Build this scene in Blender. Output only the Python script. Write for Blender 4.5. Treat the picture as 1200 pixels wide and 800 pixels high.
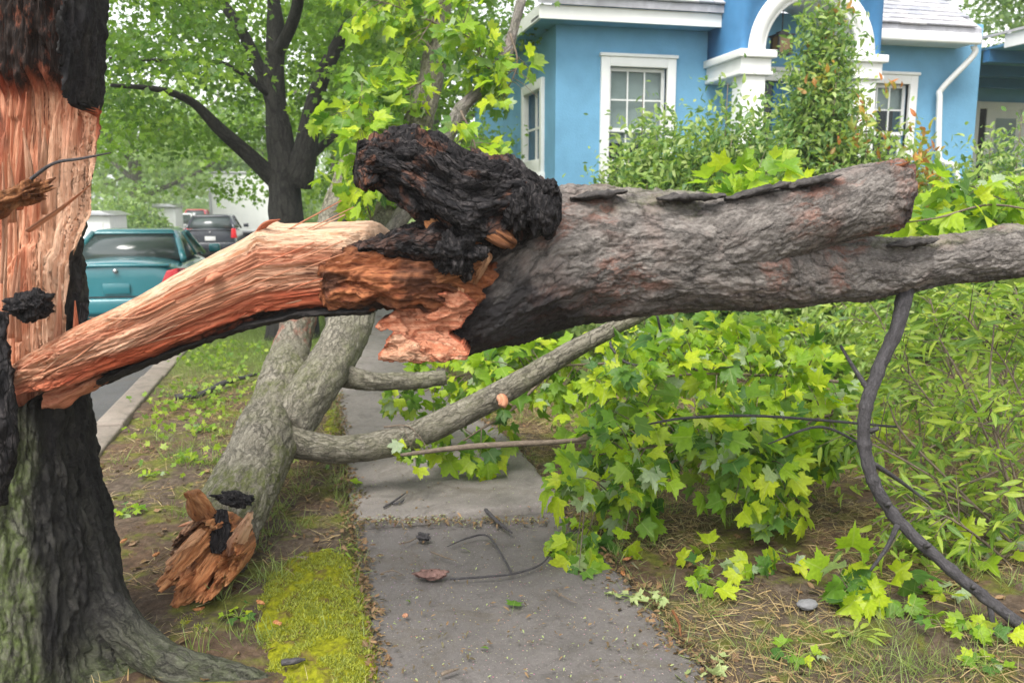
import bpy, bmesh, math, random
import numpy as np
from mathutils import Vector, Matrix

for o in list(bpy.data.objects):
    bpy.data.objects.remove(o, do_unlink=True)
random.seed(7)
rng = np.random.default_rng(11)
S = bpy.context.scene
COL = S.collection
R = math.radians

# ------------------------------------------------------------------ camera, world, sun, exposure
CAM_H, YAW, PITCH, FPX = 1.70, R(13.2), R(9.1), 1000.0
cam_d = bpy.data.cameras.new('camera'); cam = bpy.data.objects.new('camera', cam_d); COL.objects.link(cam)
cam.location = (0, 0, CAM_H); cam.rotation_euler = (R(90) - PITCH, 0, -YAW)
cam_d.sensor_width = 36.0; cam_d.lens = 36.0 * FPX / 1200.0
cam_d.clip_start = 0.05; cam_d.clip_end = 2000
cam_d.dof.use_dof = True; cam_d.dof.focus_distance = 3.3; cam_d.dof.aperture_fstop = 4.0
S.camera = cam
S.cycles.max_bounces = 6; S.cycles.diffuse_bounces = 3; S.cycles.glossy_bounces = 2; S.cycles.transmission_bounces = 4; S.cycles.transparent_max_bounces = 6; S.cycles.volume_bounces = 0
S.render.resolution_x, S.render.resolution_y = 1024, 682

SUN_EL, SUN_AZ = R(58), R(215)          # azimuth measured from +Y towards +X
w = bpy.data.worlds.new('World'); S.world = w; w.use_nodes = True
wn = w.node_tree; bg = wn.nodes['Background']
sky = wn.nodes.new('ShaderNodeTexSky'); sky.sky_type = 'NISHITA'; sky.sun_disc = False
sky.sun_elevation = SUN_EL; sky.sun_rotation = SUN_AZ; sky.dust_density = 1.0; sky.ozone_density = 1.0; sky.air_density = 1.0
hs = wn.nodes.new('ShaderNodeHueSaturation'); hs.inputs['Saturation'].default_value = 0.10; hs.inputs['Value'].default_value = 1.0
wn.links.new(sky.outputs[0], hs.inputs['Color']); wn.links.new(hs.outputs[0], bg.inputs['Color'])
bg.inputs['Strength'].default_value = 0.10
sd = bpy.data.lights.new('sun', 'SUN'); sd.energy = 1.5; sd.angle = R(35); sd.color = (1.0, 0.96, 0.9)
sun = bpy.data.objects.new('sun', sd); COL.objects.link(sun)
sv = Vector((math.sin(SUN_AZ) * math.cos(SUN_EL), math.cos(SUN_AZ) * math.cos(SUN_EL), math.sin(SUN_EL)))
sun.rotation_euler = sv.to_track_quat('Z', 'Y').to_euler()
S.view_settings.view_transform = 'Standard'; S.view_settings.look = 'None'
S.view_settings.exposure = 1.9; S.view_settings.gamma = 1.0; S.view_settings.use_curve_mapping = False

# ------------------------------------------------------------------ photograph pixel -> place
C0 = np.array([0, 0, CAM_H])
HF = np.array([math.sin(YAW), math.cos(YAW), 0.0]); HR = np.array([math.cos(YAW), -math.sin(YAW), 0.0])
UZ = np.array([0, 0, 1.0])
FW = HF * math.cos(PITCH) - UZ * math.sin(PITCH); UP = np.cross(HR, FW)
def ray(px, py): return FW + (px - 600) / FPX * HR - (py - 400) / FPX * UP
def P(px, py, d):
    r = ray(px, py); return C0 + r * (d / r.dot(HF))
def G(px, py, z=0.0):
    r = ray(px, py); return C0 + r * ((z - CAM_H) / r[2])
def FY(px, py, y):
    r = ray(px, py); return C0 + r * (y / r[1])
def M1(d): return d / FPX            # metres per photograph pixel at distance d

# ------------------------------------------------------------------ noise
_pt = rng.permutation(512).astype(np.int64); _pt = np.concatenate([_pt, _pt, _pt])
_gr = rng.normal(size=(512, 3)); _gr /= np.linalg.norm(_gr, axis=1)[:, None]
def pn(p):
    p = np.asarray(p, float); i = np.floor(p).astype(np.int64); f = p - i; i &= 511
    u = f * f * f * (f * (f * 6 - 15) + 10)
    out = 0
    for a in (0, 1):
        for b in (0, 1):
            for c in (0, 1):
                h = _pt[_pt[_pt[(i[..., 0] + a) & 511] + ((i[..., 1] + b) & 511)] + ((i[..., 2] + c) & 511)] & 511
                g = _gr[h]
                dd = g[..., 0] * (f[..., 0] - a) + g[..., 1] * (f[..., 1] - b) + g[..., 2] * (f[..., 2] - c)
                wt = (u[..., 0] if a else 1 - u[..., 0]) * (u[..., 1] if b else 1 - u[..., 1]) * (u[..., 2] if c else 1 - u[..., 2])
                out = out + wt * dd
    return out * 1.6
def fbm(p, o=4, ro=0.5):
    p = np.asarray(p, float); t = 0; a = 1
    for k in range(o): t = t + a * pn(p + 17.3 * k); p = p * 2.03; a *= ro
    return t
def ridged(p, o=4, ro=0.55):
    p = np.asarray(p, float); t = 0; a = 1
    for k in range(o): t = t + a * (1 - np.abs(pn(p + 9.1 * k)) * 2); p = p * 2.1; a *= ro
    return t
def sstep(a, b, x): t = np.clip((x - a) / (b - a), 0, 1); return t * t * (3 - 2 * t)

# ------------------------------------------------------------------ mesh helpers
def mesh_np(name, V, F, attrs=None, smooth=True):
    """V (n,3); F (m,k) constant k, or a list of those"""
    me = bpy.data.meshes.new(name)
    Fs = F if isinstance(F, list) else [F]
    Fs = [np.asarray(f, np.int32) for f in Fs if len(f)]
    V = np.asarray(V, np.float32)
    me.vertices.add(len(V)); me.vertices.foreach_set('co', V.ravel())
    nl = sum(f.size for f in Fs); nf = sum(len(f) for f in Fs)
    me.loops.add(nl); me.polygons.add(nf)
    me.loops.foreach_set('vertex_index', np.concatenate([f.ravel() for f in Fs]))
    st = []; acc = 0
    for f in Fs:
        st.append(acc + np.arange(len(f)) * f.shape[1]); acc += f.size
    me.polygons.foreach_set('loop_start', np.concatenate(st).astype(np.int32))
    if smooth: me.polygons.foreach_set('use_smooth', np.ones(nf, bool))
    me.update(calc_edges=True); me.validate()
    if attrs:
        for k, a in attrs.items():
            a = np.asarray(a, np.float32)
            if a.ndim == 2:
                at = me.attributes.new(k, 'FLOAT_VECTOR', 'POINT'); at.data.foreach_set('vector', a.ravel())
            else:
                at = me.attributes.new(k, 'FLOAT', 'POINT'); at.data.foreach_set('value', a)
    return me
def link(name, me, mat=None, parent=None):
    o = bpy.data.objects.new(name, me); COL.objects.link(o)
    if mat is not None and me is not None and len(me.materials) == 0: me.materials.append(mat)
    if parent is not None: o.parent = parent
    return o
def tag(o, label, cat, group=None):
    o['label'] = label; o['category'] = cat
    if group: o['group'] = group
    return o
def thing(name, label, cat, loc=(0, 0, 0), group=None):
    o = bpy.data.objects.new(name, None); COL.objects.link(o); o.location = [float(v) for v in loc]; o.empty_display_size = 0.1
    return tag(o, label, cat, group)
def child(name, me, mat, root):
    """child whose mesh is in world coordinates"""
    o = link(name, me, mat, root)
    base = root; off = Vector((0, 0, 0))
    while base is not None: off += Vector(base.location); base = base.parent
    o.location = -off
    return o
def struct(o): o['kind'] = 'structure'; return o
def stuff(o): o['kind'] = 'stuff'; return o

def catmull(pts, n):
    pts = np.asarray(pts, float); m = len(pts)
    q = np.vstack([2 * pts[0] - pts[1], pts, 2 * pts[-1] - pts[-2]])
    t = np.linspace(0, m - 1 - 1e-6, n); i = t.astype(int); f = (t - i)[:, None]
    a, b, c, d = q[i], q[i + 1], q[i + 2], q[i + 3]
    return 0.5 * (2 * b + (c - a) * f + (2 * a - 5 * b + 4 * c - d) * f * f + (3 * b - a - 3 * c + d) * f ** 3)
def frames(C):
    T = np.gradient(C, axis=0); T /= np.linalg.norm(T, axis=1)[:, None] + 1e-12
    a = np.array([0, 0, 1.0]) if abs(T[0][2]) < 0.9 else np.array([1.0, 0, 0])
    n = np.cross(a, T[0]); n /= np.linalg.norm(n); Ns = [n]
    for k in range(1, len(C)):
        n = Ns[-1] - T[k] * Ns[-1].dot(T[k]); n /= np.linalg.norm(n) + 1e-12; Ns.append(n)
    Ns = np.array(Ns); return T, Ns, np.cross(T, Ns)
def grid_faces(ns, nt):
    i = np.arange(ns - 1)[:, None]; j = np.arange(nt)[None, :]; jn = (j + 1) % nt
    return np.stack([i * nt + j, i * nt + jn, (i + 1) * nt + jn, (i + 1) * nt + j], -1).reshape(-1, 4)
def sweep(pts, rad, ns, nt, disp=None, caps=True, aspect=1.0, attr=None):
    """tube through world points; disp(rest, th, s) -> metres"""
    pr = catmull(np.hstack([np.asarray(pts, float), np.asarray(rad, float)[:, None]]), ns)
    C, r = pr[:, :3], np.maximum(pr[:, 3], 1e-4)
    T, A, B = frames(C)
    s = np.concatenate([[0], np.cumsum(np.linalg.norm(np.diff(C, axis=0), axis=1))])
    th = np.linspace(0, 2 * np.pi, nt, endpoint=False)
    ct, sn = np.cos(th), np.sin(th)
    rest = np.stack([r[:, None] * ct, r[:, None] * sn, np.repeat(s[:, None], nt, 1)], -1)
    dr = disp(rest, th[None, :], s[:, None]) if disp else 0
    rr = r[:, None] + dr
    D = ct[None, :, None] * A[:, None, :] + sn[None, :, None] * B[:, None, :] * aspect
    V = C[:, None, :] + rr[..., None] * D
    F = grid_faces(ns, nt); Vf = V.reshape(-1, 3); Rf = rest.reshape(-1, 3)
    at = {}
    if attr: at = {k: np.broadcast_to(v, (ns, nt)).reshape(-1) for k, v in attr(rest, th[None, :], s[:, None], V).items()}
    Fs = [F]
    if caps:
        n0 = len(Vf); Vf = np.vstack([Vf, C[0], C[-1]]); Rf = np.vstack([Rf, [0, 0, s[0]], [0, 0, s[-1]]])
        at = {k: np.concatenate([v, v[:1], v[-1:]]) for k, v in at.items()}
        j = np.arange(nt); jn = (j + 1) % nt
        Fs.append(np.stack([np.full(nt, n0), jn, j], -1)); b = (ns - 1) * nt
        Fs.append(np.stack([np.full(nt, n0 + 1), b + j, b + jn], -1))
    at['rest'] = Rf
    return Vf, Fs, at
def tube_mesh(name, pts, rad, ns=None, nt=8, **k):
    V, F, at = sweep(pts, rad, ns or max(6, 5 * len(pts)), nt, **k); return mesh_np(name, V, F, at)
def psweep(st, ns, nt, disp=None, power=2.0, attr=None, caps=True, tilt=0.0):
    """solid whose upper and lower outline are given: stations (px, top, bottom, distance, half depth in metres)"""
    st = np.asarray(st, float); t = np.linspace(st[0, 0], st[-1, 0], ns)
    q = np.stack([t] + [np.interp(t, st[:, 0], st[:, k]) for k in range(1, 5)], 1)
    C = np.array([P(a[0], (a[1] + a[2]) / 2, a[3]) for a in q])
    U = np.array([(P(a[0], a[1], a[3]) - P(a[0], a[2], a[3])) / 2 for a in q])
    hh = np.linalg.norm(U, axis=1); U = U / hh[:, None]
    s = np.concatenate([[0], np.cumsum(np.linalg.norm(np.diff(C, axis=0), axis=1))])
    th = np.linspace(0, 2 * np.pi, nt, endpoint=False) + np.pi / 2      # th=0: up ; th=90deg: away from camera
    e = 2.0 / power
    cu = np.sign(np.cos(th)) * np.abs(np.cos(th)) ** e; cd = np.sign(np.sin(th)) * np.abs(np.sin(th)) ** e
    rest = np.stack([hh[:, None] * cu, q[:, 4][:, None] * cd, np.repeat(s[:, None], nt, 1)], -1)
    D = np.cos(th)[None, :, None] * U[:, None, :] + np.sin(th)[None, :, None] * HF[None, None, :]
    V = C[:, None, :] + rest[..., 0:1] * U[:, None, :] + rest[..., 1:2] * HF
    if tilt: V = V + U[:, None, :] * (rest[..., 1:2] * tilt)
    if disp is not None: V = V + disp(rest, th[None, :], s[:, None])[..., None] * D
    at = {}
    if attr: at = {k: np.broadcast_to(v, (ns, nt)).reshape(-1) for k, v in attr(rest, th[None, :], s[:, None], V).items()}
    F = grid_faces(ns, nt); Vf = V.reshape(-1, 3); Rf = rest.reshape(-1, 3); Fs = [F]
    if caps:
        n0 = len(Vf); Vf = np.vstack([Vf, C[0], C[-1]]); Rf = np.vstack([Rf, [0, 0, s[0]], [0, 0, s[-1]]])
        at = {k: np.concatenate([v, v[:1], v[-1:]]) for k, v in at.items()}
        j = np.arange(nt); jn = (j + 1) % nt; b = (ns - 1) * nt
        Fs += [np.stack([np.full(nt, n0), jn, j], -1), np.stack([np.full(nt, n0 + 1), b + j, b + jn], -1)]
    at['rest'] = Rf
    return Vf, Fs, at
def subset(V, F, at, mask):
    F = F[mask]; u, inv = np.unique(F, return_inverse=True)
    return V[u], inv.reshape(F.shape), {k: a[u] for k, a in at.items()}
class BM:
    """collects boxes / prisms into one mesh part"""
    def __init__(s): s.v = []; s.f = []
    def box(s, a, b):
        x0, y0, z0 = a; x1, y1, z1 = b; n = len(s.v)
        s.v += [(x0, y0, z0), (x1, y0, z0), (x1, y1, z0), (x0, y1, z0), (x0, y0, z1), (x1, y0, z1), (x1, y1, z1), (x0, y1, z1)]
        s.f += [tuple(n + k for k in q) for q in ((0, 3, 2, 1), (4, 5, 6, 7), (0, 1, 5, 4), (1, 2, 6, 5), (2, 3, 7, 6), (3, 0, 4, 7))]
        return s
    def prism(s, poly, y0, y1):            # polygon of (x, z) extruded along y
        n = len(s.v); k = len(poly)
        s.v += [(p[0], y0, p[1]) for p in poly] + [(p[0], y1, p[1]) for p in poly]
        s.f += [tuple(range(n, n + k)), tuple(range(n + 2 * k - 1, n + k - 1, -1))]
        s.f += [(n + i, n + k + i, n + k + (i + 1) % k, n + (i + 1) % k) for i in range(k)]
        return s
    def hexa(s, a8):
        n = len(s.v); s.v += [tuple(p) for p in a8]
        s.f += [tuple(n + k for k in q) for q in ((0, 3, 2, 1), (4, 5, 6, 7), (0, 1, 5, 4), (1, 2, 6, 5), (2, 3, 7, 6), (3, 0, 4, 7))]
        return s
    def mesh(s, name, bevel=0.0, seg=2, smooth=False):
        me = bpy.data.meshes.new(name); me.from_pydata([tuple(map(float, v)) for v in s.v], [], s.f)
        b = bmesh.new(); b.from_mesh(me); bmesh.ops.recalc_face_normals(b, faces=b.faces)
        if bevel: bmesh.ops.bevel(b, geom=list(b.edges), offset=bevel, segments=seg, affect='EDGES', profile=0.6)
        b.to_mesh(me); b.free()
        if smooth or bevel: me.polygons.foreach_set('use_smooth', np.ones(len(me.polygons), bool))
        return me

# ------------------------------------------------------------------ materials
MAT = {}
class NT:
    def __init__(s, name):
        s.m = bpy.data.materials.new(name); s.m.use_nodes = True; s.t = s.m.node_tree
        s.b = s.t.nodes['Principled BSDF']; MAT[name] = s.m
    def n(s, typ, ins=None, **pr):
        nd = s.t.nodes.new('ShaderNode' + typ)
        for k, v in pr.items(): setattr(nd, k, v)
        for k, v in (ins or {}).items(): s.set(nd.inputs[k], v)
        return nd
    def set(s, sock, v):
        if hasattr(v, 'is_output'): s.t.links.new(v, sock)
        elif hasattr(v, 'outputs'): s.t.links.new(v.outputs[0], sock)
        else:
            if isinstance(v, tuple) and len(v) == 3 and sock.type == 'RGBA': v = v + (1,)
            sock.default_value = v
    def attr(s, name, vec=False): return s.n('Attribute', attribute_name=name).outputs['Vector' if vec else 'Fac']
    def scale(s, vec, sc): return s.n('VectorMath', {0: vec, 1: sc}, operation='MULTIPLY').outputs[0]
    def noise(s, vec, scale, detail=5, rough=0.55, dist=0.0):
        return s.n('TexNoise', {'Vector': vec, 'Scale': scale, 'Detail': detail, 'Roughness': rough, 'Distortion': dist}).outputs['Fac']
    def ramp(s, fac, stops, interp='LINEAR'):
        nd = s.n('ValToRGB', {'Fac': fac}); cr = nd.color_ramp; cr.interpolation = interp
        while len(cr.elements) < len(stops): cr.elements.new(0.5)
        for e, (p, c) in zip(cr.elements, stops): e.position = p; e.color = (c if isinstance(c, tuple) else (c, c, c)) + (1,)
        return nd.outputs[0]
    def mix(s, fac, a, b, mode='MIX'):
        nd = s.n('Mix', data_type='RGBA', blend_type=mode); s.set(nd.inputs[0], fac); s.set(nd.inputs[6], a); s.set(nd.inputs[7], b); return nd.outputs[2]
    def math(s, op, a, b=0.0, clamp=False):
        nd = s.n('Math', {0: a, 1: b}, operation=op); nd.use_clamp = clamp; return nd.outputs[0]
    def bump(s, h, dist, strength=1.0, nrm=None):
        i = {'Height': h, 'Distance': dist, 'Strength': strength}
        if nrm is not None: i['Normal'] = nrm
        return s.n('Bump', i).outputs[0]
    def done(s, col=None, rough=0.7, nrm=None, spec=0.3, metal=0.0, **k):
        if col is not None: s.set(s.b.inputs['Base Color'], col)
        s.set(s.b.inputs['Roughness'], rough); s.b.inputs['Specular IOR Level'].default_value = spec; s.b.inputs['Metallic'].default_value = metal
        if nrm is not None: s.set(s.b.inputs['Normal'], nrm)
        for kk, v in k.items(): s.set(s.b.inputs[kk], v)
        return s.m
def simple(name, col, rough=0.6, spec=0.3, metal=0.0, var=0.12, nscale=6.0, bump=0.0, bscale=60.0):
    t = NT(name); co = t.n('TexCoord').outputs['Object']
    f = t.noise(co, nscale, 6, 0.6)
    a = tuple(c * (1 - var) for c in col); b = tuple(min(1, c * (1 + var)) for c in col)
    c = t.ramp(f, [(0.3, a), (0.7, b)])
    n = t.bump(t.noise(co, bscale, 5, 0.6), bump) if bump else None
    return t.done(c, rough, n, spec, metal)

def bark(name, cols, stretch=0.22, sc=24.0, bump=0.014, mossc=(0.16, 0.2, 0.03), patch=None, fine=120.0, crack=26.0, cdark=0.85):
    t = NT(name); r = t.attr('rest', True)
    w1 = t.n('TexNoise', {'Vector': r, 'Scale': 9.0, 'Detail': 4.0}).outputs['Color']
    rw = t.n('VectorMath', {0: r, 1: t.scale(t.n('VectorMath', {0: w1, 1: (.5, .5, .5)}, operation='SUBTRACT').outputs[0], (.09, .09, .22))}, operation='ADD').outputs[0]
    w2 = t.n('TexNoise', {'Vector': r, 'Scale': 45.0, 'Detail': 5.0, 'Roughness': .7}).outputs['Color']
    rw = t.n('VectorMath', {0: rw, 1: t.scale(t.n('VectorMath', {0: w2, 1: (.5, .5, .5)}, operation='SUBTRACT').outputs[0], (.03, .03, .09))}, operation='ADD').outputs[0]
    v = t.scale(rw, (1, 1, stretch))
    f1 = t.noise(v, sc, 10, 0.72, 0.3)
    f2 = t.noise(t.scale(r, (1, 1, 0.45)), fine, 6, 0.7)
    f3 = t.noise(r, 4.0, 5, 0.6, 0.5)
    vo = t.n('TexVoronoi', {'Vector': v, 'Scale': crack}, feature='DISTANCE_TO_EDGE').outputs['Distance']
    ck = t.ramp(vo, [(0.0, 1.0), (0.045, 0.55), (0.13, 0.0)])
    ck = t.math('MULTIPLY', ck, t.ramp(f3, [(0.35, 0.35), (0.65, 1.0)]))
    c = t.ramp(f1, [(0.32, cols[0]), (0.46, cols[1]), (0.58, cols[2]), (0.74, cols[3])])
    c = t.mix(t.math('MULTIPLY', f2, 0.6), c, t.ramp(f2, [(0.38, cols[0]), (0.66, cols[3])]))
    if patch: c = t.mix(t.math('MULTIPLY', t.ramp(f3, [(0.5, 0.0), (0.62, 0.7)]), t.ramp(f1, [(.4, .3), (.6, 1.0)])), c, patch)
    c = t.mix(t.math('MULTIPLY', ck, cdark), c, tuple(x * .45 for x in cols[0]))
    mo = t.math('MULTIPLY', t.attr('moss'), t.ramp(t.noise(t.scale(rw, (1, 1, 0.45)), 30.0, 8, 0.75), [(0.42, 0.0), (0.60, 1.0)]))
    c = t.mix(mo, c, t.ramp(f2, [(0.3, tuple(x * 0.4 for x in mossc)), (0.7, mossc)]))
    rd = t.math('MULTIPLY', t.attr('red'), t.ramp(t.noise(v, 30.0, 7, 0.7), [(0.45, 0.0), (0.56, 0.8)]))
    c = t.mix(rd, c, t.ramp(f2, [(.3, (0.12, 0.05, 0.035)), (.7, (0.36, 0.17, 0.12))]))
    ch = t.math('MULTIPLY', t.attr('char'), t.ramp(t.noise(v, 12.0, 7, 0.7), [(0.22, 0.7), (0.6, 1.0)]))
    c = t.mix(ch, c, t.ramp(f1, [(0.35, (0.006, 0.006, 0.007)), (0.55, (0.022, 0.020, 0.022)), (0.75, (0.075, 0.066, 0.066))]))
    h = t.math('ADD', t.math('ADD', f1, t.math('MULTIPLY', f2, 0.35)), t.math('MULTIPLY', ck, -0.45))
    n = t.bump(h, bump)
    return t.done(c, t.ramp(f2, [(0.3, 0.7), (0.8, 0.95)]), n, 0.3)
def woodmat(name, cols, across=70.0, along=0.03, bump=0.014):
    t = NT(name); r = t.attr('rest', True)
    v = t.scale(r, (1, 1, along))
    f1 = t.noise(v, across, 8, 0.7, 0.25)
    f2 = t.noise(t.scale(r, (1, 1, 0.05)), across * 3.2, 5, 0.65)
    f3 = t.noise(t.scale(r, (1, 1, 0.4)), 7.0, 5, 0.6, 0.4)
    c = t.ramp(f1, [(0.28, cols[0]), (0.45, cols[1]), (0.58, cols[2]), (0.75, cols[3])])
    c = t.mix(t.ramp(f2, [(0.32, 0.55), (0.47, 0.0)]), c, cols[0])
    c = t.mix(t.ramp(f3, [(0.45, 0.0), (0.75, 0.45)]), c, cols[3])
    dark = t.noise(t.scale(r, (1, 1, 0.10)), 26.0, 6, 0.7)
    c = t.mix(t.ramp(dark, [(0.60, 0.0), (0.72, 0.7)]), c, (0.14, 0.04, 0.02))
    sp_ = t.noise(t.scale(r, (1, 1, 0.018)), 120.0, 3, 0.6)
    c = t.mix(t.ramp(sp_, [(0.63, 0.0), (0.68, 0.85)]), c, (0.10, 0.025, 0.012))
    c = t.mix(t.math('MULTIPLY', t.attr('red'), t.ramp(f3, [(0.25, 0.55), (0.6, 1.0)])), c, t.ramp(f1, [(0.3, (0.34, 0.05, 0.02)), (0.7, (0.66, 0.16, 0.07))]))
    c = t.mix(t.math('MULTIPLY', t.attr('pale'), 0.8), c, t.ramp(f2, [(0.3, (0.68, 0.42, 0.26)), (0.6, (0.86, 0.64, 0.46))]))
    ch = t.attr('char')
    c = t.mix(t.math('MULTIPLY', ch, t.ramp(t.noise(t.scale(r, (1, 1, .35)), 18.0, 7, 0.75), [(0.3, 0.25), (0.52, 1.0)])), c, t.ramp(f2, [(0.35, (0.010, 0.008, 0.008)), (0.75, (0.06, 0.035, 0.025))]))
    n = t.bump(t.math('ADD', f1, t.math('SUBTRACT', t.math('MULTIPLY', f2, 0.8), t.math('MULTIPLY', t.ramp(sp_, [(0.60, 0.0), (0.68, 1.0)]), .6))), bump)
    return t.done(c, 0.72, n, 0.25)
def leafmat(name, stops, trans=0.5, rough=0.42, tcol=None, sat=1.0):
    t = NT(name)
    rnd = t.math('FRACT', t.math('ADD', t.n('ObjectInfo').outputs['Random'], t.attr('rnd')))
    c = t.ramp(rnd, stops)
    co = t.attr('leafuv', True)
    vein = t.noise(co, 9.0, 3, 0.5)
    c = t.mix(t.ramp(vein, [(0.35, 0.45), (0.65, 0.0)]), c, t.mix(0.5, c, (0.03, 0.09, 0.01)))
    mid = t.math('ABSOLUTE', t.n('SeparateXYZ', {0: co}).outputs[0])
    c = t.mix(t.ramp(mid, [(0.006, 0.45), (0.03, 0.0)]), c, t.mix(0.5, c, (0.55, 0.62, 0.25)))
    c = t.mix(t.math('MULTIPLY', t.n('NewGeometry').outputs['Backfacing'], .35), c, t.mix(.5, c, (.42, .50, .30)))
    t.done(c, rough, t.bump(vein, 0.004), 0.35)
    tr = t.n('BsdfTranslucent', {'Color': t.mix(1.0, c, tcol or (1.0, 1.15, 0.35), 'MULTIPLY')})
    out = t.t.nodes['Material Output']
    gain = t.n('MixShader', {0: trans, 1: t.b.outputs[0], 2: tr.outputs[0]})
    t.t.links.new(gain.outputs[0], out.inputs[0]); return t.m

bark_grey = bark('bark_grey', [(0.034, 0.028, 0.025), (0.125, 0.11, 0.10), (0.235, 0.21, 0.19), (0.42, 0.385, 0.35)], stretch=.3, bump=.016, patch=(0.26, 0.20, 0.175), crack=15, cdark=.7)
bark_stub = bark('bark_stub', [(0.024, 0.022, 0.017), (0.088, 0.086, 0.062), (0.165, 0.165, 0.12), (0.31, 0.31, 0.24)], stretch=0.14, sc=30, bump=0.022, mossc=(0.15, 0.20, 0.055), crack=30, cdark=1.0)
bark_moss = bark('bark_moss', [(0.035, 0.03, 0.022), (0.13, 0.115, 0.085), (0.24, 0.22, 0.17), (0.44, 0.41, 0.33)], stretch=0.25, sc=36, bump=.012, crack=34, mossc=(0.13, 0.15, 0.03), patch=(0.30, 0.27, 0.22))
bark_dark = bark('bark_dark', [(0.02, 0.018, 0.018), (0.045, 0.042, 0.044), (0.075, 0.07, 0.075), (0.13, 0.12, 0.125)], sc=60, bump=0.004, fine=220, crack=70, cdark=.5)
bark_tree = bark('bark_tree', [(0.012, 0.011, 0.010), (0.03, 0.028, 0.025), (0.05, 0.046, 0.04), (0.09, 0.085, 0.075)], sc=22, bump=0.03, crack=14)
bark_twig = bark('bark_twig', [(0.06, 0.045, 0.035), (0.13, 0.10, 0.075), (0.20, 0.155, 0.11), (0.30, 0.24, 0.18)], sc=60, bump=0.002, fine=220, crack=90, cdark=.5)
wood_fresh = woodmat('wood_fresh', [(0.36, 0.10, 0.052), (0.60, 0.255, 0.14), (0.73, 0.40, 0.25), (0.82, 0.55, 0.39)])
wood_brown = woodmat('wood_brown', [(0.07, 0.03, 0.018), (0.20, 0.075, 0.03), (0.34, 0.14, 0.055), (0.50, 0.25, 0.11)], across=55, along=0.22, bump=0.016)
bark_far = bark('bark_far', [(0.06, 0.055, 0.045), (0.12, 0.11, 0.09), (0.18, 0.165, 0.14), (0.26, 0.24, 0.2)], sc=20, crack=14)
wood_butt = woodmat('wood_butt', [(0.22, 0.07, 0.025), (0.46, 0.18, 0.065), (0.62, 0.29, 0.12), (0.74, 0.42, 0.22)], across=45, along=.15, bump=.014)
char = NT('char'); _r = char.attr('rest', True)
_r = char.scale(_r, (1, 1, .35)); _f = char.noise(_r, 60.0, 9, 0.75, 0.2); _g = char.noise(_r, 18.0, 6, 0.65, 0.3)
_w = char.n('VectorMath', {0: _r, 1: char.scale(char.n('TexNoise', {'Vector': _r, 'Scale': 30.0, 'Detail': 4.0}).outputs['Color'], (.03, .03, .03))}, operation='ADD').outputs[0]
_v = char.n('TexVoronoi', {'Vector': _w, 'Scale': 46.0}, feature='DISTANCE_TO_EDGE').outputs['Distance']; _k = char.ramp(_v, [(0.0, 1.0), (0.10, 0.0)])
_c = char.ramp(_f, [(0.35, (0.006, 0.006, 0.008)), (0.52, (0.028, 0.025, 0.026)), (0.7, (0.13, 0.115, 0.112))])
_c = char.mix(char.math('MULTIPLY', char.attr('red'), char.ramp(char.noise(_r, 26.0, 8, 0.75), [(0.46, 0.0), (0.58, 1.0)])), _c, char.ramp(_f, [(0.3, (0.06, 0.02, 0.012)), (0.65, (0.34, 0.14, 0.075))]))
_c = char.mix(char.math('MULTIPLY', _k, .8), _c, (.003, .003, .003))
char = char.done(_c, char.ramp(_f, [(0.3, 0.7), (0.7, 0.95)]), char.bump(char.math('SUBTRACT', char.math('ADD', _g, char.math('MULTIPLY', _f, 1.3)), char.math('MULTIPLY', _k, .5)), 0.013), 0.2)

maple_leaf_m = leafmat('maple_leaf', [(0.0, (0.07, 0.17, 0.04)), (0.2, (0.16, 0.31, 0.03)), (0.5, (0.33, 0.49, 0.025)), (0.90, (0.54, 0.62, 0.03)), (0.93, (0.34, 0.44, 0.26)), (1.0, (0.46, 0.54, 0.36))], trans=0.5)
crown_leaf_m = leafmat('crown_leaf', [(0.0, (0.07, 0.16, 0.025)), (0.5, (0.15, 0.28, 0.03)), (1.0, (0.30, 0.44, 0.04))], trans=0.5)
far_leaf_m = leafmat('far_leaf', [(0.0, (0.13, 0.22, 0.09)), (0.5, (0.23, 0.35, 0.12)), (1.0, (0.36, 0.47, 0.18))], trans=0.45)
shrub_leaf_m = leafmat('shrub_leaf', [(0.0, (0.08, 0.18, 0.055)), (0.5, (0.20, 0.33, 0.09)), (0.85, (0.38, 0.50, 0.14)), (1.0, (0.54, 0.60, 0.28))], trans=0.45, rough=0.3)
redtip_leaf_m = leafmat('redtip_leaf', [(0.0, (0.50, 0.12, 0.03)), (0.3, (0.55, 0.24, 0.05)), (0.5, (0.45, 0.40, 0.05)), (1.0, (0.25, 0.38, 0.04))], trans=0.4, rough=0.3, tcol=(1.0, 0.95, 0.5))
weed_leaf_m = leafmat('weed_leaf', [(0.0, (0.12, 0.23, 0.04)), (0.5, (0.27, 0.40, 0.04)), (1.0, (0.46, 0.55, 0.08))], trans=0.5)
grass_m = leafmat('grass_blade', [(0.0, (0.07, 0.13, 0.02)), (0.6, (0.14, 0.22, 0.03)), (1.0, (0.26, 0.30, 0.06))], trans=0.35)
straw_m = leafmat('straw', [(0.0, (0.12, 0.055, 0.03)), (0.4, (0.28, 0.12, 0.06)), (0.75, (0.36, 0.19, 0.10)), (1.0, (0.48, 0.33, 0.19))], trans=0.15, tcol=(1, .9, .7))
dead_leaf_m = leafmat('dead_leaf', [(0.0, (0.05, 0.03, 0.02)), (0.5, (0.16, 0.08, 0.04)), (1.0, (0.30, 0.17, 0.09))], trans=0.1, tcol=(1, .8, .6))
moss_m = leafmat('moss_blade', [(0.0, (0.22, 0.25, 0.02)), (0.5, (0.38, 0.40, 0.03)), (1.0, (0.55, 0.55, 0.06))], trans=0.3)

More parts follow.
